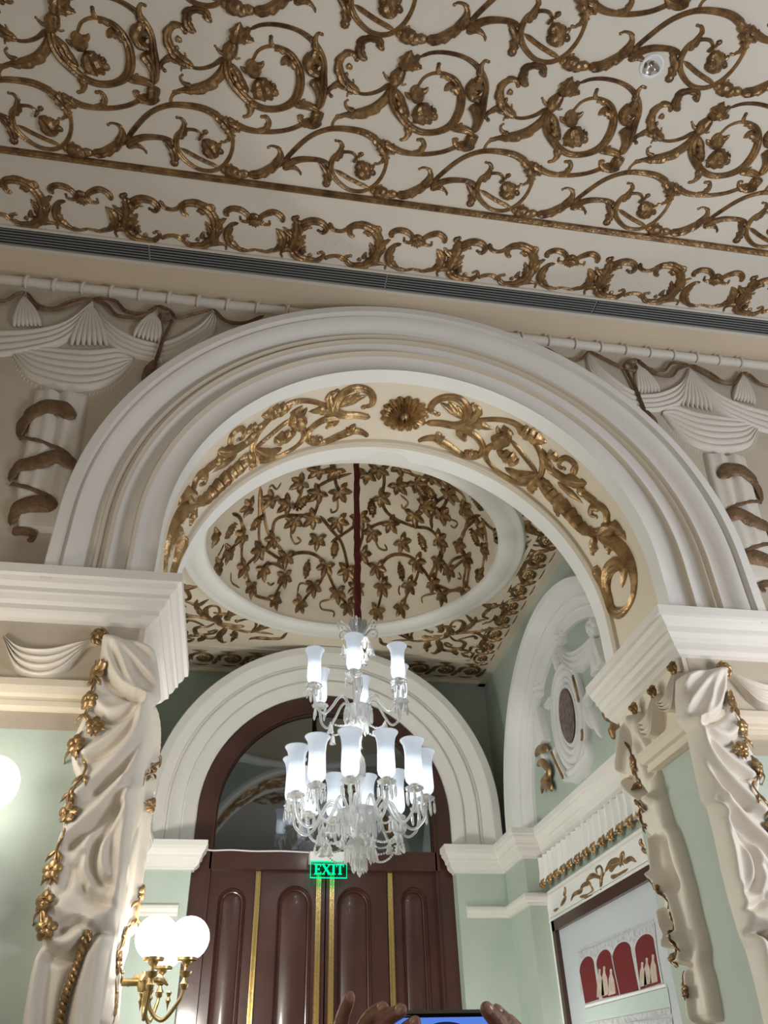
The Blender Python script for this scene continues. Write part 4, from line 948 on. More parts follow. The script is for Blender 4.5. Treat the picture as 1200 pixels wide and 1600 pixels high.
for pts, a, w in [([(330,60),(345,200),(370,320),(450,430)],.026,.014),([(380,60),(420,240),(480,400)],-.022,.02),([(380,330),(440,400),(520,640),(560,800)],.024,.016),([(400,620),(445,800),(430,900)],.028,.014),([(480,560),(450,760),(470,900)],-.016,.010),([(560,820),(590,900),(570,1000),(500,1010)],.03,.014),([(470,1040),(540,1070),(600,1040)],-.03,.012),([(600,1050),(620,1300),(640,1500)],.02,.014),([(560,1150),(600,1480)],-.014,.012)]: rr.append((TD(pts), a*1.5, w))
far = relief(rev_r, Lr, Rr, rr, base=.05, n=60, m_=200, edge=.2)
fo = far.obj('reveal_drapery', 'drape', label='narrow ivory plaster curtain at the inner edge of the right pier, next to the picture', cat='drapery relief')
gr_ = [TC([(205,640),(215,720),(235,800),(255,880),(270,960)]), TC([(350,1050),(312,1100),(280,1150),(300,1230),(330,1275)]), TD([(385,340),(400,400),(440,460),(455,540),(455,600),(475,660),(510,740),(545,830),(570,930),(535,1000),(485,1000)]), TD([(580,1080),(600,1160),(610,1250),(620,1320)])]
garland(on_relief(rev_r, far), gr_, [TC([p])[0] for p in ((235,800),(268,945),(312,1105))]+[TD([p])[0] for p in ((442,455),(477,660),(545,835),(530,1000),(610,1240))], h=.004, s=.85).obj('flower_garland', 'gold', fo)
knots = [(490,110),(345,280),(212,400)]
def knot(mp, c, s=1.0, h=.03):
    kn = MB(); off = lambda u, v, hh: mp(u, v, hh+h)
    for i in range(6):
        a = i*1.05; kn.stroke(off, [c, (c[0]+.018*s*math.cos(a), c[1]+.018*s*math.sin(a)), (c[0]+.026*s*math.cos(a+.7), c[1]+.03*s*math.sin(a+.7))], [.01*s, .018*s, .008*s], .7, n=4)
    kn.blob(off, c, .018*s, .03*s); return kn
names = ['nearest the hall', 'deeper in the reveal']
for i, (u_, l_) in enumerate((([(490,130),(455,310),(400,345),(350,290)], [(510,140),(528,390),(480,432),(420,412),(347,300)]), ([(345,300),(325,430),(270,492),(215,420)], [(352,300),(378,560),(340,622),(285,592),(220,430)]))):
    q = swag(rev_r, TC(u_), TC(l_), 4, .045, .026)
    o = q.obj('reveal_swag', 'drape', label='small ivory plaster swag under the right entablature, %s' % names[i], cat='swag', group='small swags inside the arch reveal')
    knot(rev_r, TC([knots[i]])[0]).obj('rosette_knot', 'gold', o)
knot(rev_r, TC([knots[2]])[0]).obj('rosette_knot', 'gold', fo)
# left reveal: its far curtain
LX = XLJ+.05
def TAl(p): return [onX(q, LX) for q in CA(p)]
def TBl(p): return [onX(q, LX) for q in CB(p)]
Ll = [(2.66, 1.16), (2.66, .2), (2.66, -.2)]
Rl = TAl([(850,780),(885,930),(888,1060),(862,1120),(842,1290)])+TBl([(830,60),(805,260),(775,400),(760,520),(735,680),(715,800),(700,920),(672,1000),(665,1100),(650,1300),(640,1400)])
rl_ = [(TBl(p), a, w) for p, a, w in (([(790,0),(760,300),(720,560),(690,800)],.03,.02),([(700,350),(660,560),(640,800)],-.02,.02),([(750,250),(700,420),(690,560)],-.02,.015),([(640,900),(630,1200)],-.02,.02))]+[(TAl(p), a, w) for p, a, w in (([(820,800),(830,1000),(800,1250)],.025,.018),([(780,900),(770,1200)],-.02,.014))]
lfar = relief(rev_l, Ll, Rl, rl_, base=.05, n=50, m_=160, edge=.1)
lo_ = lfar.obj('reveal_drapery', 'drape', label='narrow ivory plaster curtain at the inner edge of the left pier, behind the bracket lamp', cat='drapery relief')
garland(on_relief(rev_l, lfar), [TAl([(840,900),(850,980),(850,1060),(820,1100),(800,1150),(760,1190)]), TBl([(770,110),(790,180),(780,240)]), TBl([(755,400),(755,500),(715,600),(700,680),(690,760),(665,830),(650,880),(640,960),(650,1045)]), TBl([(615,1060),(615,1200),(600,1320)])],
  [TAl([p])[0] for p in ((825,1095),(757,1190))]+[TBl([p])[0] for p in ((775,130),(692,300),(715,600),(665,830),(642,960),(612,1215))], h=.004, s=.85).obj('flower_garland', 'gold2', lo_)

# ------------------------------------------------------------------ valances beside the arch (left traced, right mirrored)
CV = crop(0, 430, 2.4)
def TV(p): return [onY(q, YF-.02) for q in CV(p)]
def valance(mp, side):
    where = 'left' if side > 0 else 'right'
    sgn = 1 if side > 0 else -1
    z_p = 3.115
    pole = MB(); x0, x1 = TV([(0, 60)])[0][0]-.5, .25
    pole.tube([mp(x0, 3.15, .008), mp(x1, 3.15, .008)], .024, 12)
    po = pole.obj('curtain_pole', 'relief', label='white plaster curtain pole with rings along the wall top, %s of the arch' % where, cat='curtain pole')
    for k in range(11):
        x = TV([(85+k*111, 60)])[0][0]
        if x > .2: break
        r_ = MB(); r_.tube([mp(x+.004*math.cos(a), 3.15+.029*math.cos(a), .008+.029*math.sin(a)) for a in np.linspace(0, 2*math.pi, 17)[:-1]], .006, 6, closed=True); r_.obj('pole_ring', 'relief', po)
    sp = [('upper left swag', [(345,90),(250,165),(120,195),(-60,190)], [(352,110),(255,235),(120,280),(-60,300)], 4),
          ('swag next to the tassel', [(350,95),(400,165),(500,222),(600,245)], [(350,115),(400,245),(500,298),(610,318)], 4),
          ('deep lowest swag', [(60,250),(180,262),(330,270),(440,262),(495,300)], [(45,290),(100,372),(230,420),(350,420),(440,380),(500,315)], 6),
          ('swag nearest the arch', [(800,130),(740,185),(660,225),(590,240)], [(812,135),(800,220),(700,290),(600,315)], 4)]
    for nm, u_, l_, nf in sp:
        swag(mp, TV(u_), TV(l_), nf, .020, .009, n=50, m_=36).obj('valance_swag', 'relief', label='white plaster valance %s on the wall %s of the arch' % (nm, where), cat='swag', group='valance swags %s of the arch' % where)
    for nm, (tx, ty), bl_, br in (('middle', (340, 95), (265, 255), (400, 258)), ('outer', (88, 65), (50, 185), (150, 185)), ('inner', (588, 118), (500, 222), (600, 250))):
        A = [( (bl_[0]+(br[0]-bl_[0])*t), (bl_[1]+(br[1]-bl_[1])*t)) for t in np.linspace(0, 1, 7)]
        fm = MB()
        for a in A: fm.stroke(mp, TV([(tx, ty), ((tx+a[0])/2+(a[0]-tx)*.1, (ty+a[1])/2), a]), [.012, .026, .032], .7, n=4, h0=.004)
        fm.obj('gathered_cloth', 'relief', label='fan of gathered white cloth hanging from the pole, %s one %s of the arch' % (nm, where), cat='gathered cloth')
    # fringe of the deep swag
    fg = MB()
    P = cr(TV([(45,300),(100,382),(230,430),(350,430),(440,390),(500,325)]), 14)
    for q in P[::2]: fg.stroke(mp, [(q[0], q[1]+.012), (q[0], q[1]-.018)], [.01, .012], .5, n=2)
    fg.obj('swag_fringe', 'relief', label='short white fringe along the deep swag, %s of the arch' % where, cat='fringe')
    # hanging column of cloth with spiral ribbon
    Lc = TV([(130,420),(110,520),(90,640),(60,760),(60,880),(70,990)]); Rc = TV([(330,430),(320,520),(300,640),(270,760),(235,880),(215,960)])
    cm = relief(mp, Lc, Rc, [(TV([(190,430),(170,600),(130,800)]), .012, .02), (TV([(260,430),(240,600),(180,850)]), .012, .02), (TV([(225,430),(200,650)]), -.01, .012)], base=.028, n=30, m_=50)
    co = cm.obj('hanging_cloth', 'relief', label='tapering white cloth wound with a bronze ribbon, %s of the arch' % where, cat='drapery relief')
    for pts, w in (([(70,600),(88,545),(140,510),(225,505),(278,550)], [.02, .045, .055, .055, .035]), ([(35,765),(65,718),(140,712),(220,690),(290,725)], [.02, .045, .052, .052, .03]), ([(38,930),(65,880),(130,862),(212,875)], [.02, .05, .055, .035]),
                   ([(65,600),(150,630),(230,662),(292,708)], .014), ([(30,775),(110,805),(190,840),(214,872)], .014), ([(40,955),(88,955),(120,968),(104,990)], [.022, .018, .018, .022])):
        mb = MB(); w = [x*1.45 for x in w] if isinstance(w, list) else w*1.3; mb.stroke(on_relief(mp, cm, .03), TV(pts), w, .2, n=8); mb.obj('ribbon', 'bronze', co)
    # cord
    cd = MB()
    for pts in ([(-40,100),(20,95),(60,72),(95,62)], [(100,62),(140,110),(200,125),(260,100),(345,82)], [(100,68),(150,122),(210,128),(262,112),(345,88)], [(345,85),(400,110),(440,150),(510,158),(560,138),(590,112)], [(350,84),(430,95),(475,135),(540,142),(590,115)], [(590,112),(640,135),(652,162),(610,165),(600,145),(640,135)], [(655,165),(730,145),(800,125)], [(800,125),(850,172),(920,178),(990,150)], [(650,160),(622,215),(600,270),(580,330)]):
        P_ = TV(pts); cd.stroke(lambda u, v, h: mp(u, v, h+.018), P_, .017, .8, n=6, lobes=max(3, int(len(pts)*4)), depth=.25)
    cd.stroke(lambda u, v, h: mp(u, v, h+.02), TV([(582,318),(562,355),(532,398)]), [.025, .055, .02], .5, n=6)
    cd.obj('tasselled_cord', 'bronze', label='bronze twisted cord looped under the pole with one tassel, %s of the arch' % where, cat='cord')
valance(fw_map, 1); valance(fw_mir, -1)

# ------------------------------------------------------------------ niche cartouche on the right alcove wall
CN = crop(760, 880, 4.0)
def TN(p): return [onX(q, XR-.03) for q in CN(p)]
nc = empty('niche_medallion', (XR, 4.36, 1.45), 'oval white medallion with speckled brown centre in the arched niche on the right', 'medallion')
oc, oz = 4.36, 1.885
def oval(a, b_, n=40): return [(oc+a*math.cos(2*math.pi*i/n), oz+b_*math.sin(2*math.pi*i/n)) for i in range(n)]
mb = MB(); P = oval(.115, .165); mb.add([rwall_map(u, v, .02) for u, v in P], [tuple(range(len(P)))]); mb.obj('brown_oval', 'oval', nc, smooth=False)
mb = MB()
for a, b_, w in ((.125, .178, .03), (.165, .22, .035), (.205, .262, .05), (.25, .31, .04)): mb.stroke(rwall_map, oval(a, b_), w, .6, n=1, closed=True)
mb.obj('oval_frame', 'white2', nc)
for pts in ([(560,700),(580,780),(600,862)], [(425,1180),(460,1260),(500,1340)], [(618,1035),(622,1075),(618,1112)]):
    rope(rwall_map, TN(pts), .022, .06).obj('gilt_cord', 'gold2', nc)
mb = MB()
for pts, w in (([(440,690),(420,640),(400,560)], [.05,.07,.05]), ([(640,760),(610,900),(640,1040)], [.06,.1,.06]), ([(590,1100),(620,1200),(560,1300),(450,1350)], [.06,.11,.10,.06]), ([(400,1150),(430,1250),(470,1350)], [.05,.08,.05]), ([(600,880),(650,960),(690,1090)], [.06,.09,.05]), ([(340,900),(400,850),(425,780),(440,690)], [.05,.08,.06,.05]), ([(520,1280),(570,1260),(590,1300),(550,1310)], [.03,.04,.04,.02]), ([(430,660),(470,650),(520,680)], [.03,.04,.03])):
    mb = MB(); mb.stroke(rwall_map, TN(pts), w, .45, n=6, lobes=3, depth=.25); mb.obj('scroll', 'white2', nc)
q = swag(rwall_map, TN([(450,500),(500,545),(570,530),(650,450)]), TN([(430,560),(480,640),(560,690),(640,600),(670,470)]), 4, .04, .02); q.obj('niche_swag', 'white2', label='white cloth swag draped over the top of the niche medallion', cat='swag')
for c, w_ in (((455,455),'top left of'),((655,400),'top right of'),((315,785),'far left beside')):
    p = TN([c])[0]; kn = MB()
    for i in range(6):
        a = i*1.05; kn.blob(rwall_map, (p[0]+.035*math.cos(a), p[1]+.035*math.sin(a)), .032, .05)
    kn.blob(rwall_map, p, .03, .07)
    kn.obj('cloth_rosette', 'white2', label='white knotted cloth rosette, %s the niche medallion' % w_, cat='cloth rosette')
for nm, L_, R_ in (('right', [(640,450),(640,560),(660,640),(660,720)], [(690,460),(720,560),(745,620),(730,720)]), ('left', [(290,900),(295,1000),(305,1100),(310,1180)], [(325,890),(350,1000),(375,1100),(385,1180)])):
    A, B_ = TN(L_), TN(R_); f2 = relief(rwall_map, A, B_, [([((a[0]+b_[0])/2, (a[1]+b_[1])/2) for a, b_ in zip(A, B_)], -.02, .012)], base=.05, n=24, m_=30)
    o = f2.obj('niche_cloth', 'white2', label='white cloth fall at the %s side of the niche medallion' % ('near' if nm == 'right' else 'far left'), cat='drapery relief')
    if nm == 'left':
        for pts in ([(305,1210),(330,1165),(375,1160),(380,1180)], [(315,1265),(345,1245),(390,1290),(385,1330),(335,1370)], [(345,1440),(360,1385),(405,1395),(400,1425)]):
            g_ = MB(); g_.stroke(lambda u, v, h: rwall_map(u, v, h+.03), TN(pts), [.03, .06, .06, .03], .35, n=6); g_.obj('gilt_ribbon', 'gold2', o)
        g_ = MB(); g_.stroke(rwall_map, TN([(320,1180),(350,1230),(360,1300),(375,1400)]), .07, .35, n=6); g_.obj('cloth_tail', 'white2', o)
g_ = MB(); 
for pts in ([(695,930),(730,960),(790,950),(820,990)], [(745,1030),(790,1000),(820,1010)], [(750,1010),(760,1060),(770,1100)]): g_.stroke(rwall_map, TN(pts), [.03, .06, .05, .03], .45, n=6)
g_.obj('gilt_ribbon', 'gold2', label='gilded ribbon curl on the alcove wall just under the right entablature', cat='ribbon')

# ------------------------------------------------------------------ pelmet, ribbons, picture on the right wall
py0, py1 = 3.3, 5.09
pl = MB(); zt, zb = 1.24, 1.085
mbp = MB(); N = 150; V = []
for i in range(N+1):
    y = py1-(py1-py0)*i/N
    for j, z in enumerate((zt, 1.16, zb)):
        V.append((XR-.03-.034*(.5+.5*math.sin(i*.9))-(.01 if j == 2 else 0), y, z))
mbp.add(V, [(i*3+j, i*3+j+1, (i+1)*3+j+1, (i+1)*3+j) for i in range(N) for j in range(2)])
pel = mbp.obj('pleated_pelmet', 'white2', label='short pleated white pelmet with gilded tassels above the picture on the right', cat='pelmet')
for k in range(14):
    y = 5.02-k*.118; t_ = MB()
    mp_ = lambda u, v, h: (XR-.068-h, u, v)
    for a in (-1.1, -.5, .1, .7): t_.stroke(mp_, [(y, 1.06), (y+.03*math.sin(a), 1.085), (y+.045*math.sin(a), 1.11)], [.01, .022, .008], .7, n=3)
    t_.blob(mp_, (y, 1.075), .02, .028); t_.stroke(mp_, [(y-.02, 1.075), (y-.03, 1.05)], [.014, .01], .6, n=2); t_.stroke(mp_, [(y+.02, 1.075), (y+.03, 1.05)], [.014, .01], .6, n=2)
    t_.obj('gilt_tassel', 'gold2', pel)
struct(MB().box(XR-.035, XR, py0, py1+.0, -.8, 1.045), 'trim_24', 'white2')
struct(MB().box(XR-.05, XR-.03, py0, 5.06, .872, .885).box(XR-.045, XR-.03, py0, 5.06, .895, .90), 'trim_25', 'white2')
CR_ = crop(880, 1240, 3.75)
def TR(p): return [onX(q, XR-.04) for q in CR_(p)]
rb_map = lambda u, v, h: (XR-.036-h, u, v)
for j, (nm, strokes) in enumerate((('largest, left of the curtain', [([(40,630),(60,590),(100,570),(110,540),(150,525),(165,560)], [.01,.02,.026,.02,.026,.01]), ([(90,605),(140,600),(170,570),(160,540)], [.012,.026,.022,.014]), ([(130,510),(170,480),(215,490),(240,460)], [.014,.03,.02,.012]), ([(195,470),(190,440),(210,425),(225,450),(220,520),(215,570)], [.014,.014,.014,.02,.024,.012]),
        ([(240,460),(280,400),(320,390),(350,420)], [.014,.026,.026,.012]), ([(275,490),(320,480),(375,440)], [.026,.024,.012]), ([(330,430),(340,360),(350,350),(355,400),(390,380),(425,400)], [.02,.024,.014,.026,.024,.012]), ([(270,455),(300,420),(330,400)], [.03,.02,.02])]),
        ('short one at the far left', [([(0,600),(10,570),(5,545)], [.02,.024,.012]), ([(-20,660),(0,630),(15,600)], [.012,.024,.02]), ([(-60,690),(-30,670)], [.02,.012])]),
        ('short one beside the curtain', [([(455,265),(450,290),(470,310)], [.02,.024,.014]), ([(455,320),(480,340),(495,335)], [.02,.026,.012])]))):
    mb = MB()
    for pts, w in strokes: mb.stroke(rb_map, TR(pts), w, .5, n=6)
    mb.obj('gilt_ribbon', 'gold2', label='curling gilded ribbon on the white panel over the picture, %s' % nm, cat='ribbon', group='gilded ribbons over the picture')
pic = empty('framed_picture', (XR-.04, 4.2, -.3), 'large dark-framed picture of a pale building with red arches on the right wall', 'picture')
fz1, fz0, fy0, fy1 = .865, -.45, 3.35, 4.97
mb = MB()
mb.box(XR-.07, XR-.03, fy0, fy1, fz1-.055, fz1); mb.box(XR-.07, XR-.03, fy0, fy1, fz0, fz0+.05); mb.box(XR-.07, XR-.03, fy1-.045, fy1, fz0, fz1); mb.box(XR-.07, XR-.03, fy0, fy0+.045, fz0, fz1)
mb.obj('picture_frame', 'wood_dark', pic, smooth=False)
MB().box(XR-.045, XR-.03, fy0+.03, fy1-.03, fz0+.03, fz1-.04).obj('printed_sheet', 'photo_wall', pic, smooth=False)
pm = lambda u, v, h: (XR-.0465-h, u, v)
def TRp(p): return [onX(q, XR-.0465) for q in CR_(p)]
def flat(name, m_, pts, h=.001):
    P = TRp(pts); mb = MB(); mb.add([pm(u, v, h) for u, v in P], [tuple(range(len(P)))]); return mb.obj(name, m_, pic, smooth=False)
flat('printed_cornice', 'photo_grey', [(85,920),(530,735),(530,742),(85,930)]); flat('printed_cornice', 'photo_grey', [(90,935),(535,752),(560,1000),(100,1180)], .0005)
for x0, y0, x1, y1, tx, ty, w in ((130,1230,212,1205,140,955,88),(232,1200,330,1180,240,915,90),(335,1178,445,1152,345,870,110),(455,1148,575,1110,478,825,115)):
    n = 12; bx0, bx1 = x0, x1; arcp = []
    for i in range(n+1):
        a = math.pi*i/n; cx_ = tx; rx = w/2*.98; ry = 70
        arcp.append((cx_-rx*math.cos(a)+0, ty+ry-ry*math.sin(a)-rx*math.cos(a)*-.0 - (-(rx*math.cos(a)))*-.38*0 + (rx*math.cos(a))*.36))
    lbl = [(x0, y0)]+arcp+[(x1, y1)]
    flat('printed_arch_border', 'photo_wall', [(px_+(px_-tx)*.12, py_-8 if 0 < i < len(lbl)-1 else py_) for i, (px_, py_) in enumerate(lbl)], .0008)
    flat('printed_red_arch', 'red', lbl, .0014)
for (x, y, h_) in ((215,1025,170),(242,1010,180),(282,1025,160),(465,985,150),(492,960,165),(528,940,175)):
    flat('printed_statue', 'statue_print', [(x-16,y+h_),(x-14,y+h_*.4),(x-6,y+h_*.2),(x-7,y+6),(x,y),(x+7,y+6),(x+6,y+h_*.2),(x+18,y+h_*.4),(x+28,y+h_-14)], .002)
flat('printed_ledge', 'plastic', [(130,1240),(600,1115),(610,1130),(130,1258)], .002); flat('printed_balustrade', 'photo_mint', [(132,1262),(612,1135),(630,1250),(135,1345)], .001); flat('printed_band', 'photo_grey', [(135,1345),(630,1255),(635,1290),(135,1385)], .002)
flat('printed_band', 'photo_grey', [(320,1345),(640,1315),(650,1420),(330,1440)], .0015)

# ------------------------------------------------------------------ globe lamps
def globe_lamp(arms, hub, wall, label, gr_, extra=True):
    e = empty('globe_wall_lamp', hub, label, 'wall lamp', 'brass globe wall lamps')
    b = MB(); b.tube([wall, hub], .011, 10); 
    b.lathe([(.0001, -.03), (.022, -.026), (.028, -.01), (.022, .012), (.008, .02), (.012, .028), (.0001, .032)], hub, 16); b.obj('bracket', 'aged_brass', e)
    wp = MB(); wp.tube([wall, (wall[0]+(hub[0]-wall[0])*.08, wall[1]+(hub[1]-wall[1])*.08, wall[2])], [.05, .045], 20); wp.obj('wall_plate', 'aged_brass', e)
    for (gx, gy, gz) in arms:
        a = MB(); dx, dy = gx-hub[0], gy-hub[1]
        zt = gz-gr_*.96
        a.tube(cr([(hub[0]+dx*.12, hub[1]+dy*.12, hub[2]-.02), (hub[0]+dx*.2, hub[1]+dy*.2, hub[2]-.075), (hub[0]+dx*.55, hub[1]+dy*.55, hub[2]-.105), (hub[0]+dx*.93, hub[1]+dy*.93, hub[2]-.05), (gx, gy, zt-.075)], 8), .0062, 8)
        a.lathe([(.006, -.085), (.012, -.078), (.014, -.068), (.008, -.058), (.006, -.05), (.013, -.046), (.020, -.036), (.021, -.032), (.006, -.03), (.005, -.02), (.014, -.012), (.018, -.004), (.032, -.002), (.034, .012), (.031, .014), (.028, .008), (.0001, .006)], (gx, gy, zt), 18)
        ao = a.obj('lamp_arm', 'aged_brass', e)
        g_ = MB(); g_.lathe([(max(gr_*math.cos(t), .0001), gr_*math.sin(t)) for t in np.linspace(-1.25, math.pi/2, 18)], (gx, gy, gz), 32); g_.obj('globe', 'globe', e)
    lf = MB()
    for k in range(3):
        t = 2*math.pi*k/3+.4; lf.lathe([(.0001, -.07), (.004, -.05), (.009, -.04), (.004, -.03), (.010, -.018), (.0001, -.01)], (hub[0]+.05*math.cos(t)+.03, hub[1]+.05*math.sin(t), hub[2]-.01), 10)
        lf.tube(cr([hub, (hub[0]+.04*math.cos(t), hub[1]+.04*math.sin(t), hub[2]+.012), (hub[0]+.075*math.cos(t), hub[1]+.075*math.sin(t), hub[2]-.006)], 5), [.008, .014, .003], 8)
    lf.obj('leaf_ornament', 'aged_brass', e)
    return e
globe_lamp([(-.236, 2.93, .462), (-.139, 3.03, .475), (-.222, 3.15, .466)], (-.262, 3.05, .352), (-.37, 3.05, .352), 'brass bracket lamp with three lit white globes in front of the door, left side', .066)
globe_lamp([(-.705, 2.42, .772), (-.87, 2.42, .74), (-.79, 2.36, .75)], (-.79, 2.47, .63), (-.79, 2.62, .63), 'brass bracket lamp whose lit white globe shows at the left photo edge', .076)
point('globe_and_unseen_light', (-.06, 3.05, .60+H), .07, 1.6, (1.0, .86, .66))
point('globe_and_unseen_light', (-1.05, 2.05, .80+H), .09, 9, (1.0, .90, .74))
point('globe_and_unseen_light', (2.35, 2.05, .80+H), .09, 10, (1.0, .90, .76))  # unseen light on the right, with no globe lamp modelled for it

# ------------------------------------------------------------------ chandelier
CX, CY = .597, 4.20
ch = empty('chandelier', (CX, CY, 2.3), 'two-tier crystal chandelier with frosted tulip shades hanging in the alcove on a red velvet cord', 'chandelier')
cd = MB(); rp = random.Random(5); pts = [(CX+rp.uniform(-.003, .003), CY+rp.uniform(-.003, .003), 2.33+i*.04) for i in range(36)]
cd.tube(pts, [.022]+[.019+.004*rp.random() for _ in range(34)]+[.02], 12); cd.obj('velvet_sleeve', 'velvet', ch)
rod = MB(); rod.lathe([(.004, 1.0), (.004, 2.35)], (CX, CY, 0), 8); rod.obj('metal_rod', 'chrome', ch)
# crown
cw = MB()
for i in range(12):
    a = 2*math.pi*i/12; c, s_ = math.cos(a), math.sin(a)
    cw.tube([(CX+.018*c, CY+.018*s_, 2.24), (CX+.03*c, CY+.03*s_, 2.30), (CX+.045*c, CY+.045*s_, 2.335+.01*(i % 2)), (CX+.05*c, CY+.05*s_, 2.345+.01*(i % 2))], [.006, .012, .014, .005], 6)
cw.lathe([(.01, 2.25), (.04, 2.245), (.06, 2.235), (.062, 2.228), (.03, 2.22), (.01, 2.20)], (CX, CY, 0), 20, flute=10, fl=.08)
cw.obj('crown', 'crystal', ch)
for i in range(6):
    a = 2*math.pi*i/6+.3; c, s_ = math.cos(a), math.sin(a); R = lambda r, z: (CX+r*c, CY+r*s_, z); m_ = MB()
    m_.tube(cr([R(.03, 2.235), R(.05, 2.27), R(.085, 2.315), R(.115, 2.325), R(.13, 2.30), R(.12, 2.275), R(.10, 2.28), R(.105, 2.295)], 6), [.007, .007, .006, .005], 7)
    m_.obj('crown_scroll', 'crystal', ch)
def bell(r_=.018, h=.06): return [(.003, h), (.005, h*.8), (r_*.55, h*.7), (r_*.65, h*.45), (r_*.7, h*.2), (r_, 0), (r_*.95, .002), (r_*.55, h*.3), (.002, h*.6)]
bellm = MB().lathe(bell(), (0, 0, 0), 12, flute=6, fl=.12)
def prism_mesh(L, r_):
    return MB().lathe([(.0008, 0), (r_*.6, -r_), (r_*.5, -r_*1.8), (r_*.3, -r_*2.2), (r_*.9, -r_*3.2), (r_, -L*.82), (.0006, -L)], (0, 0, 0), 6)
def inst(src, loc, name=None):
    o_ = src.copy(); COL.objects.link(o_); o_.parent = ch; o_.location = (loc[0]-CX, loc[1]-CY, loc[2]-2.3); return o_
def proto(mb, name, m_, smooth=True):
    o_ = mb.obj(name, m_, ch, smooth=smooth); me = o_.data
    return o_
def proto0(mb, name, m_, smooth, loc):
    ORG['tmp'] = np.zeros(3)
    me = bpy.data.meshes.new(name); me.from_pydata(mb.v, [], mb.f); me.materials.append(M[m_])
    if smooth: me.polygons.foreach_set('use_smooth', [True]*len(me.polygons))
    o_ = bpy.data.objects.new(name, me); COL.objects.link(o_); o_.parent = ch; o_.location = (loc[0]-CX, loc[1]-CY, loc[2]-2.3); return o_
class Many:
    def __init__(s, mb, name, m_, smooth=True): s.a = (mb, name, m_, smooth); s.src = None; s.n = 0
    def put(s, loc):
        s.n += 1
        if s.src is None: s.src = proto0(*s.a, loc); return s.src
        return inst(s.src, loc)
bells = Many(bellm, 'glass_bell', 'crystal')
for i in range(8):
    a = 2*math.pi*i/8; bells.put((CX+.085*math.cos(a), CY+.085*math.sin(a), 2.135))
for i in range(4):
    a = 2*math.pi*i/4+.5; bells.put((CX+.045*math.cos(a), CY+.045*math.sin(a), 2.08))
prA = Many(prism_mesh(.075, .0075), 'crystal_drop', 'crystal', False)
def shaft(prof, name):
    m_ = MB(); m_.lathe(prof, (CX, CY, 0), 18, flute=9, fl=.04); m_.obj(name, 'crystal', ch)
shaft([(.006, 2.20), (.012, 2.15), (.007, 2.08), (.010, 2.03), (.022, 1.99), (.026, 1.95), (.018, 1.90), (.010, 1.86), (.012, 1.82)], 'upper_baluster')
shaft([(.012, 1.83), (.05, 1.825), (.075, 1.81), (.078, 1.80), (.06, 1.785), (.05, 1.76), (.055, 1.74), (.04, 1.71), (.02, 1.69), (.012, 1.68)], 'upper_bowl')
shaft([(.010, 1.68), (.022, 1.64), (.012, 1.60), (.008, 1.56), (.030, 1.52), (.036, 1.48), (.030, 1.42), (.018, 1.36), (.012, 1.30), (.016, 1.26)], 'lower_baluster')
shaft([(.014, 1.26), (.09, 1.255), (.115, 1.24), (.118, 1.228), (.09, 1.21), (.08, 1.18), (.07, 1.15), (.04, 1.12), (.02, 1.10), (.012, 1.09)], 'lower_bowl')
shaft([(.010, 1.10), (.06, 1.095), (.075, 1.07), (.07, 1.05), (.04, 1.035), (.025, 1.02), (.03, 1.0), (.034, .985), (.026, .965), (.012, .955), (.014, .945), (.0005, .925)], 'finial')
def shade_mb(rr, rb, h):
    prof = [(.012, -.002), (rb*.6, .0), (rb*.9, h*.07), (rb*1.0, h*.16), (rb*.96, h*.4), (rb*.93, h*.62), (rb*.98, h*.78), (rb*1.12, h*.90), (rr, h*.985), (rr*1.0, h), (rr*.97, h*.995), (rb*1.08, h*.89), (rb*.93, h*.77), (rb*.89, h*.6)]
    mb = MB().lathe(prof, (0, 0, 0), 48, 0, 0)
    for i in (7, 8): 
        for k in range(0, 48, 2):
            x, y, z = mb.v[i*48+k]; mb.v[i*48+k] = (x*.955, y*.955, z)
    return mb
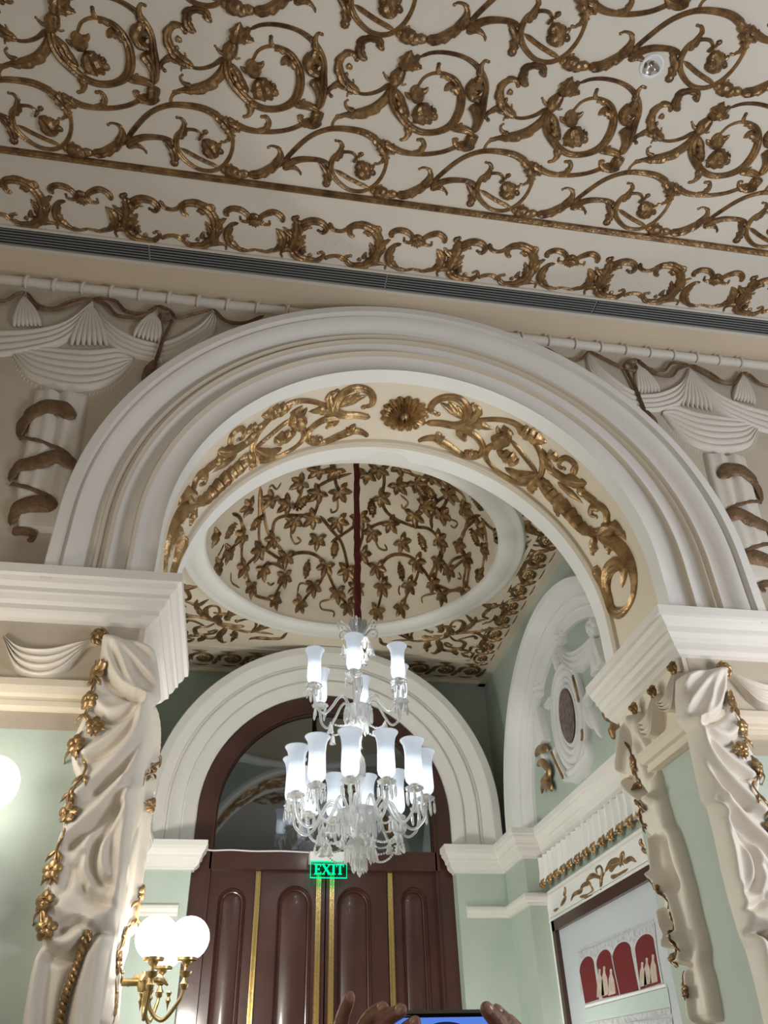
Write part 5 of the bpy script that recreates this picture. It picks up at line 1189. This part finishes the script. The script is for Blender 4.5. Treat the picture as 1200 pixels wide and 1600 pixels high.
def arms(n, rad, z_hub, r_hub, z_cup, shade_dims, phase, tier, ndrop, dropr):
    rr, rb, h = shade_dims; first = None
    for i in range(n):
        a = phase+2*math.pi*i/n; c, s_ = math.cos(a), math.sin(a); R = lambda r, z: (CX+r*c, CY+r*s_, z)
        m_ = MB(); d = rad-r_hub
        m_.tube(cr([R(r_hub, z_hub), R(r_hub+d*.16, z_hub+.055), R(r_hub+d*.32, z_hub+.045), R(r_hub+d*.52, z_cup-.125), R(r_hub+d*.72, z_cup-.165), R(r_hub+d*.93, z_cup-.125), R(rad, z_cup-.05)], 7), [.009, .008, .007, .008], 8)
        p = R(rad, z_cup)
        m_.lathe([(.006, -.06), (.010, -.05), (.006, -.04), (.010, -.03)], p, 12)
        ao = m_.obj('arm', 'crystal', ch)
        pan = MB(); pan.lathe([(.008, -.032), (.03, -.028), (.044, -.02), (.046, -.012), (.034, -.016), (.014, -.018), (.012, -.006)], p, 24, flute=12, fl=.07); pan.obj('drip_pan', 'crystal', ao)
        cup = MB(); cup.lathe([(.008, -.022), (.014, -.02), (.015, .0), (.019, .006), (.018, .008), (.0001, .008)], p, 14); cup.obj('candle_socket', 'aged_brass', ao)
        bb = MB(); bl_ = [(.0001, .012), (.010, .016), (.012, .06), (.014, h*.42), (.010, h*.52), (.0001, h*.56)]; bb.lathe(bl_, p, 10); bb.obj('bulb', 'bulb', ao)
        q_ = shade_mb(rr, rb, h); q_.v = [(x+p[0], y+p[1], z+p[2]+.004) for x, y, z in q_.v]; q_.obj('shade', 'shade', ao)
        rim = MB(); rim.tube([(p[0]+rr*math.cos(t), p[1]+rr*math.sin(t), p[2]+h+.004) for t in np.linspace(0, 2*math.pi, 25)[:-1]], .0022, 6, closed=True); rim.obj('shade_rim', 'crystal', ao)
        for k in range(ndrop):
            t = 2*math.pi*k/ndrop+a; prA.put((p[0]+dropr*math.cos(t), p[1]+dropr*math.sin(t), p[2]-.022))
arms(12, .347, 1.225, .09, 1.305, (.064, .046, .228), math.radians(-75), 'lower', 6, .042)
arms(6, .27, 1.80, .05, 1.905, (.056, .040, .20), math.radians(-103), 'upper', 4, .040)
# surplus prisms as one many-piece part
ms = MB(); base_pr = prism_mesh(.085, .0075)
def addpr(x, y, z, k=1.0):
    ms.add([(x+vx*k, y+vy*k, z+vz*k) for vx, vy, vz in base_pr.v], base_pr.f)
for n_, r_, z_ in ((14, .076, 1.80), (10, .05, 1.74), (18, .116, 1.228), (16, .085, 1.19), (12, .072, 1.075), (8, .034, 1.03), (8, .03, 1.50), (6, .062, 2.228)):
    for i in range(n_): a = 2*math.pi*i/n_; addpr(CX+r_*math.cos(a), CY+r_*math.sin(a), z_)
o = ms.obj('crystal_fringe', 'crystal', ch, smooth=False); o['kind'] = 'stuff'
# glass bells and bead chains under each tier
for i in range(6):
    a = 2*math.pi*i/6+.35
    bells.put((CX+.225*math.cos(a), CY+.225*math.sin(a), 1.055)); bells.put((CX+.225*math.cos(a)+.02, CY+.225*math.sin(a)+.01, 1.10)); bells.put((CX+.15*math.cos(a+.5), CY+.15*math.sin(a+.5), 1.03))
    bells.put((CX+.17*math.cos(a), CY+.17*math.sin(a), 1.635))
def chain(a0, a1, r0, r1, z0, z1, sag, n_):
    mb = MB()
    for i in range(n_):
        t = i/(n_-1); a = a0+(a1-a0)*t; r_ = r0+(r1-r0)*t; z = z0+(z1-z0)*t-sag*4*t*(1-t)
        mb.lathe([(.0001, -.006), (.005, -.004), (.006, 0), (.005, .004), (.0001, .006)], (CX+r_*math.cos(a), CY+r_*math.sin(a), z), 7)
    mb.obj('bead_chain', 'crystal', ch)
for i in range(6):
    a = 2*math.pi*i/6+.35; b_ = a+2*math.pi/6
    chain(a, b_, .225, .225, 1.11, 1.11, .07, 20); chain(a, a+.5, .17, .05, 1.69, 1.72, .03, 12); chain(a, a+.5, .225, .06, 1.11, 1.08, .04, 14)
    rr_ = MB()
    c, s_ = math.cos(a), math.sin(a)
    rr_.tube(cr([(CX+.08*c, CY+.08*s_, 1.20), (CX+.15*c, CY+.15*s_, 1.16), (CX+.2*c, CY+.2*s_, 1.17), (CX+.225*c, CY+.225*s_, 1.14), (CX+.225*c, CY+.225*s_, 1.115)], 5), .005, 6); rr_.obj('bell_arm', 'crystal', ch)

for z, p_ in ((1.60, 7), (2.15, 5)):
    point('chandelier_light', (CX, CY, z+H), .10, p_, (.96, .97, 1.0))
for x, y, z, p_ in ((-.30, 4.3, .50, 52), (1.55, 4.6, -.2, 18)):
    point('alcove_added_light', (x, y, z+H), .12, p_, (1.0, .95, .87))  # added unseen lights to brighten dome and niche, no lamps stand here

# ------------------------------------------------------------------ phone and the person holding it
pc_ = np.array([.232, 1.003, .051]); pt = math.radians(28)
pu = np.array([1., 0, 0]); pv = np.array([0, -math.sin(pt), math.cos(pt)]); pn_ = np.array([0, -math.cos(pt), -math.sin(pt)])
def ph(u, v, h): return tuple(pc_+pu*u+pv*v+pn_*h)
def slab(w, h_, d0, d1, r_, n=6):
    P = []
    for cx_, cy_, a0 in ((w-r_, h_-r_, 0), (-w+r_, h_-r_, 90), (-w+r_, -h_+r_, 180), (w-r_, -h_+r_, 270)):
        for i in range(n+1): a = math.radians(a0+90*i/n); P.append((cx_+r_*math.cos(a), cy_+r_*math.sin(a)))
    N = len(P); mb = MB(); mb.add([ph(u, v, d0) for u, v in P]+[ph(u, v, d1) for u, v in P], [tuple(range(N))[::-1], tuple(range(N, 2*N))]+[(i, (i+1) % N, N+(i+1) % N, N+i) for i in range(N)]); return mb
phone = empty('phone', tuple(pc_-np.array([0, 0, .04])), 'black phone held sideways at the bottom edge, its screen lit blue', 'phone')
slab(.070, .0375, -.004, .004, .009).obj('phone_body', 'phone', phone, smooth=False)
slab(.065, .0335, .004, .0046, .003).obj('screen', 'phone_screen', phone, smooth=False)
mb = MB()
for r_, w_ in ((.030, .003), (.024, .0025), (.014, .002)):
    mb.stroke(ph, [(r_*1.3*math.cos(t), -.002+r_*math.sin(t)) for t in np.linspace(.05, math.pi-.05, 14)], w_, .05, n=2, h0=.0047)
for i in range(9):
    a = .2+i*.34; mb.stroke(ph, [(.026*math.cos(a)*1.2, .024*math.sin(a)), (.018*math.cos(a+.2)*1.2, .018*math.sin(a+.2)), (.02*math.cos(a+.3)*1.2, .012*math.sin(a))], .003, .05, n=3, h0=.0047)
mb.obj('screen_picture', 'screen_dark', phone, smooth=False)
mb = MB(); mb.stroke(ph, [(-.052, .0355), (-.038, .0355)], .0022, .1, n=3, h0=.004); mb.obj('ear_speaker', 'slat', phone, smooth=False)
pe = empty('person', (.232, .62, -H), 'person seen only by both raised hands holding the phone sideways at the bottom edge', 'person')
class Fig(MB):
    def ell(s, c, r, n=14):
        s.lathe([(max(1e-4, math.cos(t))*1.0, math.sin(t)) for t in np.linspace(-math.pi/2, math.pi/2, n)], (0, 0, 0), n)
        k = n*n; s.v[-k:] = [(c[0]+x*r[0], c[1]+y*r[1], c[2]+z*r[2]) for x, y, z in s.v[-k:]]; return s
    def limb(s, pts, rs):
        P = cr(pts, 6); s.tube(P, rs, 10)
        for q, r_ in ((P[0], rs[0]), (P[-1], rs[-1])): s.ell(q, (r_, r_, r_), 9)
        return s
BXp, BYp = .232, .60
sk = Fig()
# left hand of the figure (on the left of the phone)
lw = (.118, .985, -.045)
sk.limb([(.03, .86, -.27), (.08, .93, -.15), lw], [.038, .034, .024])
sk.limb([lw, (.128, .99, -.01), (.138, .992, .028)], [.024, .030, .026]); sk.limb([(.120, .99, -.01), (.122, .995, .030)], [.020, .017]); sk.limb([(.140, .99, -.01), (.156, .988, .028)], [.022, .018])
fl_ = [[(.114, .998, .028), (.1185, 1.0, .058), (.1225, .998, .081), (.1295, .992, .0985)], [(.124, .998, .022), (.1365, .996, .055), (.1505, .992, .0795), (.1635, .982, .0875)], [(.137, .990, .016), (.152, .980, .052), (.1665, .974, .0765), (.1795, .962, .0835)], [(.149, .980, .008), (.166, .966, .042), (.180, .956, .0635), (.1905, .946, .0715)]]
fr_ = [[.0100, .0086, .0078, .0066], [.0100, .0094, .0086, .0074], [.0100, .0094, .0086, .0074], [.0092, .0086, .0080, .0070]]
for p_, r_ in zip(fl_, fr_): sk.limb(p_, r_)
sk.limb([(.130, .975, -.005), (.155, .962, .010), (.175, .968, .022)], [.014, .012, .009])
# right hand
rw = (.350, .99, -.05)
sk.limb([(.435, .86, -.27), (.39, .93, -.16), rw], [.038, .034, .024])
sk.limb([rw, (.340, .992, -.015), (.328, .995, .022)], [.024, .030, .024]); sk.limb([(.345, 1.0, -.01), (.340, 1.005, .022)], [.020, .017]); sk.limb([(.325, .985, -.01), (.310, .985, .022)], [.022, .018])
fR = [[(.302, .972, .020), (.292, .966, .050), (.281, .958, .070), (.268, .950, .0825)], [(.318, .984, .022), (.309, .978, .050), (.298, .972, .068), (.283, .966, .0815)], [(.331, .992, .020), (.324, .987, .042), (.314, .982, .059), (.300, .978, .0730)], [(.342, 1.010, .016), (.340, 1.016, .034), (.331, 1.020, .050), (.320, 1.022, .062)]]
for p_ in fR: sk.limb(p_, [.0105, .0100, .0092, .0080])
sk.limb([(.335, .975, -.005), (.312, .962, .008), (.292, .968, .020)], [.014, .012, .009])
# head, neck (kept below the picture)
HZ = -.135
sk.ell((BXp, BYp+.01, HZ), (.070, .088, .105), 18); sk.ell((BXp, BYp+.045, HZ-.045), (.048, .052, .055), 12)
sk.limb([(BXp, BYp+.09, HZ+.012), (BXp, BYp+.112, HZ-.022)], [.010, .014]); sk.limb([(BXp-.018, BYp+.088, HZ-.055), (BXp+.018, BYp+.088, HZ-.055)], [.007, .007])
for sg in (1, -1): sk.ell((BXp+sg*.072, BYp+.0, HZ-.015), (.010, .020, .030), 9); sk.ell((BXp+sg*.028, BYp+.082, HZ+.01), (.013, .010, .009), 8)
sk.limb([(BXp, BYp, HZ-.06), (BXp, BYp-.01, HZ-.16), (BXp, BYp-.01, HZ-.30)], [.050, .048, .09])
for sg in (1, -1): sk.limb([(BXp+sg*.05, BYp-.01, -.36), (BXp+sg*.165, BYp, -.33), (BXp+sg*.20, .86, -.27)], [.06, .046, .038])
sk.limb([(BXp, BYp, -.36), (BXp, BYp, -.70)], [.09, .10])
for sg in (1, -1): sk.limb([(BXp+sg*.05, BYp, -.68), (BXp+sg*.08, BYp, -1.05), (BXp+sg*.09, BYp-.01, -H+.07)], [.08, .055, .036]); sk.limb([(BXp+sg*.09, BYp-.03, -H+.045), (BXp+sg*.095, BYp+.11, -H+.035)], [.035, .026])
body = sk.obj('body', 'skin', pe)
for md in list(body.modifiers): body.modifiers.remove(md)
rm = body.modifiers.new('skin', 'REMESH'); rm.mode = 'VOXEL'; rm.voxel_size = .0024; rm.use_smooth_shade = True
smm = body.modifiers.new('soft', 'SMOOTH'); smm.factor = .5; smm.iterations = 3
for (p0, p1, r_, side) in [(f_[-2], f_[-1], rr__[-1], -1) for f_, rr__ in zip(fl_, fr_)]+[(f_[-2], f_[-1], .0078, -1) for f_ in fR]:
    a, b_ = np.array(p0), np.array(p1); t = (b_-a)/np.linalg.norm(b_-a); nn = np.array([0, -1., .25]); nn -= t*(nn@t); nn /= np.linalg.norm(nn); w_ = np.cross(t, nn)
    nl = Fig(); c = b_+t*r_*.2+nn*r_*.72; nl.ell((0, 0, 0), (1, 1, 1), 10)
    nl.v = [tuple(c+t*x*r_*.95+w_*y*r_*.68+nn*z*r_*.30) for x, y, z in nl.v]; nl.obj('fingernail', 'nail', pe)
hr = Fig(); hr.ell((BXp, BYp-.012, HZ+.018), (.079, .088, .104), 18); hr.ell((BXp, BYp-.05, HZ-.05), (.066, .05, .085), 14); hr.obj('hair', 'hair', pe)
sh = Fig(); sh.limb([(BXp, BYp, -.36), (BXp, BYp, -.52), (BXp, BYp, -.76)], [.125, .13, .125])
for sg in (1, -1): sh.limb([(BXp+sg*.05, BYp-.005, -.365), (BXp+sg*.165, BYp+.01, -.335), (BXp+sg*.195, .80, -.285)], [.085, .068, .055])
so_ = sh.obj('shirt', 'shirt', pe)
for md in list(so_.modifiers): so_.modifiers.remove(md)
rm = so_.modifiers.new('cloth', 'REMESH'); rm.mode = 'VOXEL'; rm.voxel_size = .009; rm.use_smooth_shade = True; smm = so_.modifiers.new('soft', 'SMOOTH'); smm.iterations = 8
for sg in (1, -1):
    tm = Fig(); tm.limb([(BXp+sg*.055, BYp, -.72), (BXp+sg*.08, BYp, -1.05), (BXp+sg*.09, BYp-.01, -H+.10)], [.105, .078, .062]); tm.obj('trouser_leg', 'trouser', pe)
    hs = Fig(); hs.ell((BXp+sg*.093, BYp+.03, -H+.04), (.045, .13, .04), 14); hs.obj('shoe', 'phone', pe)
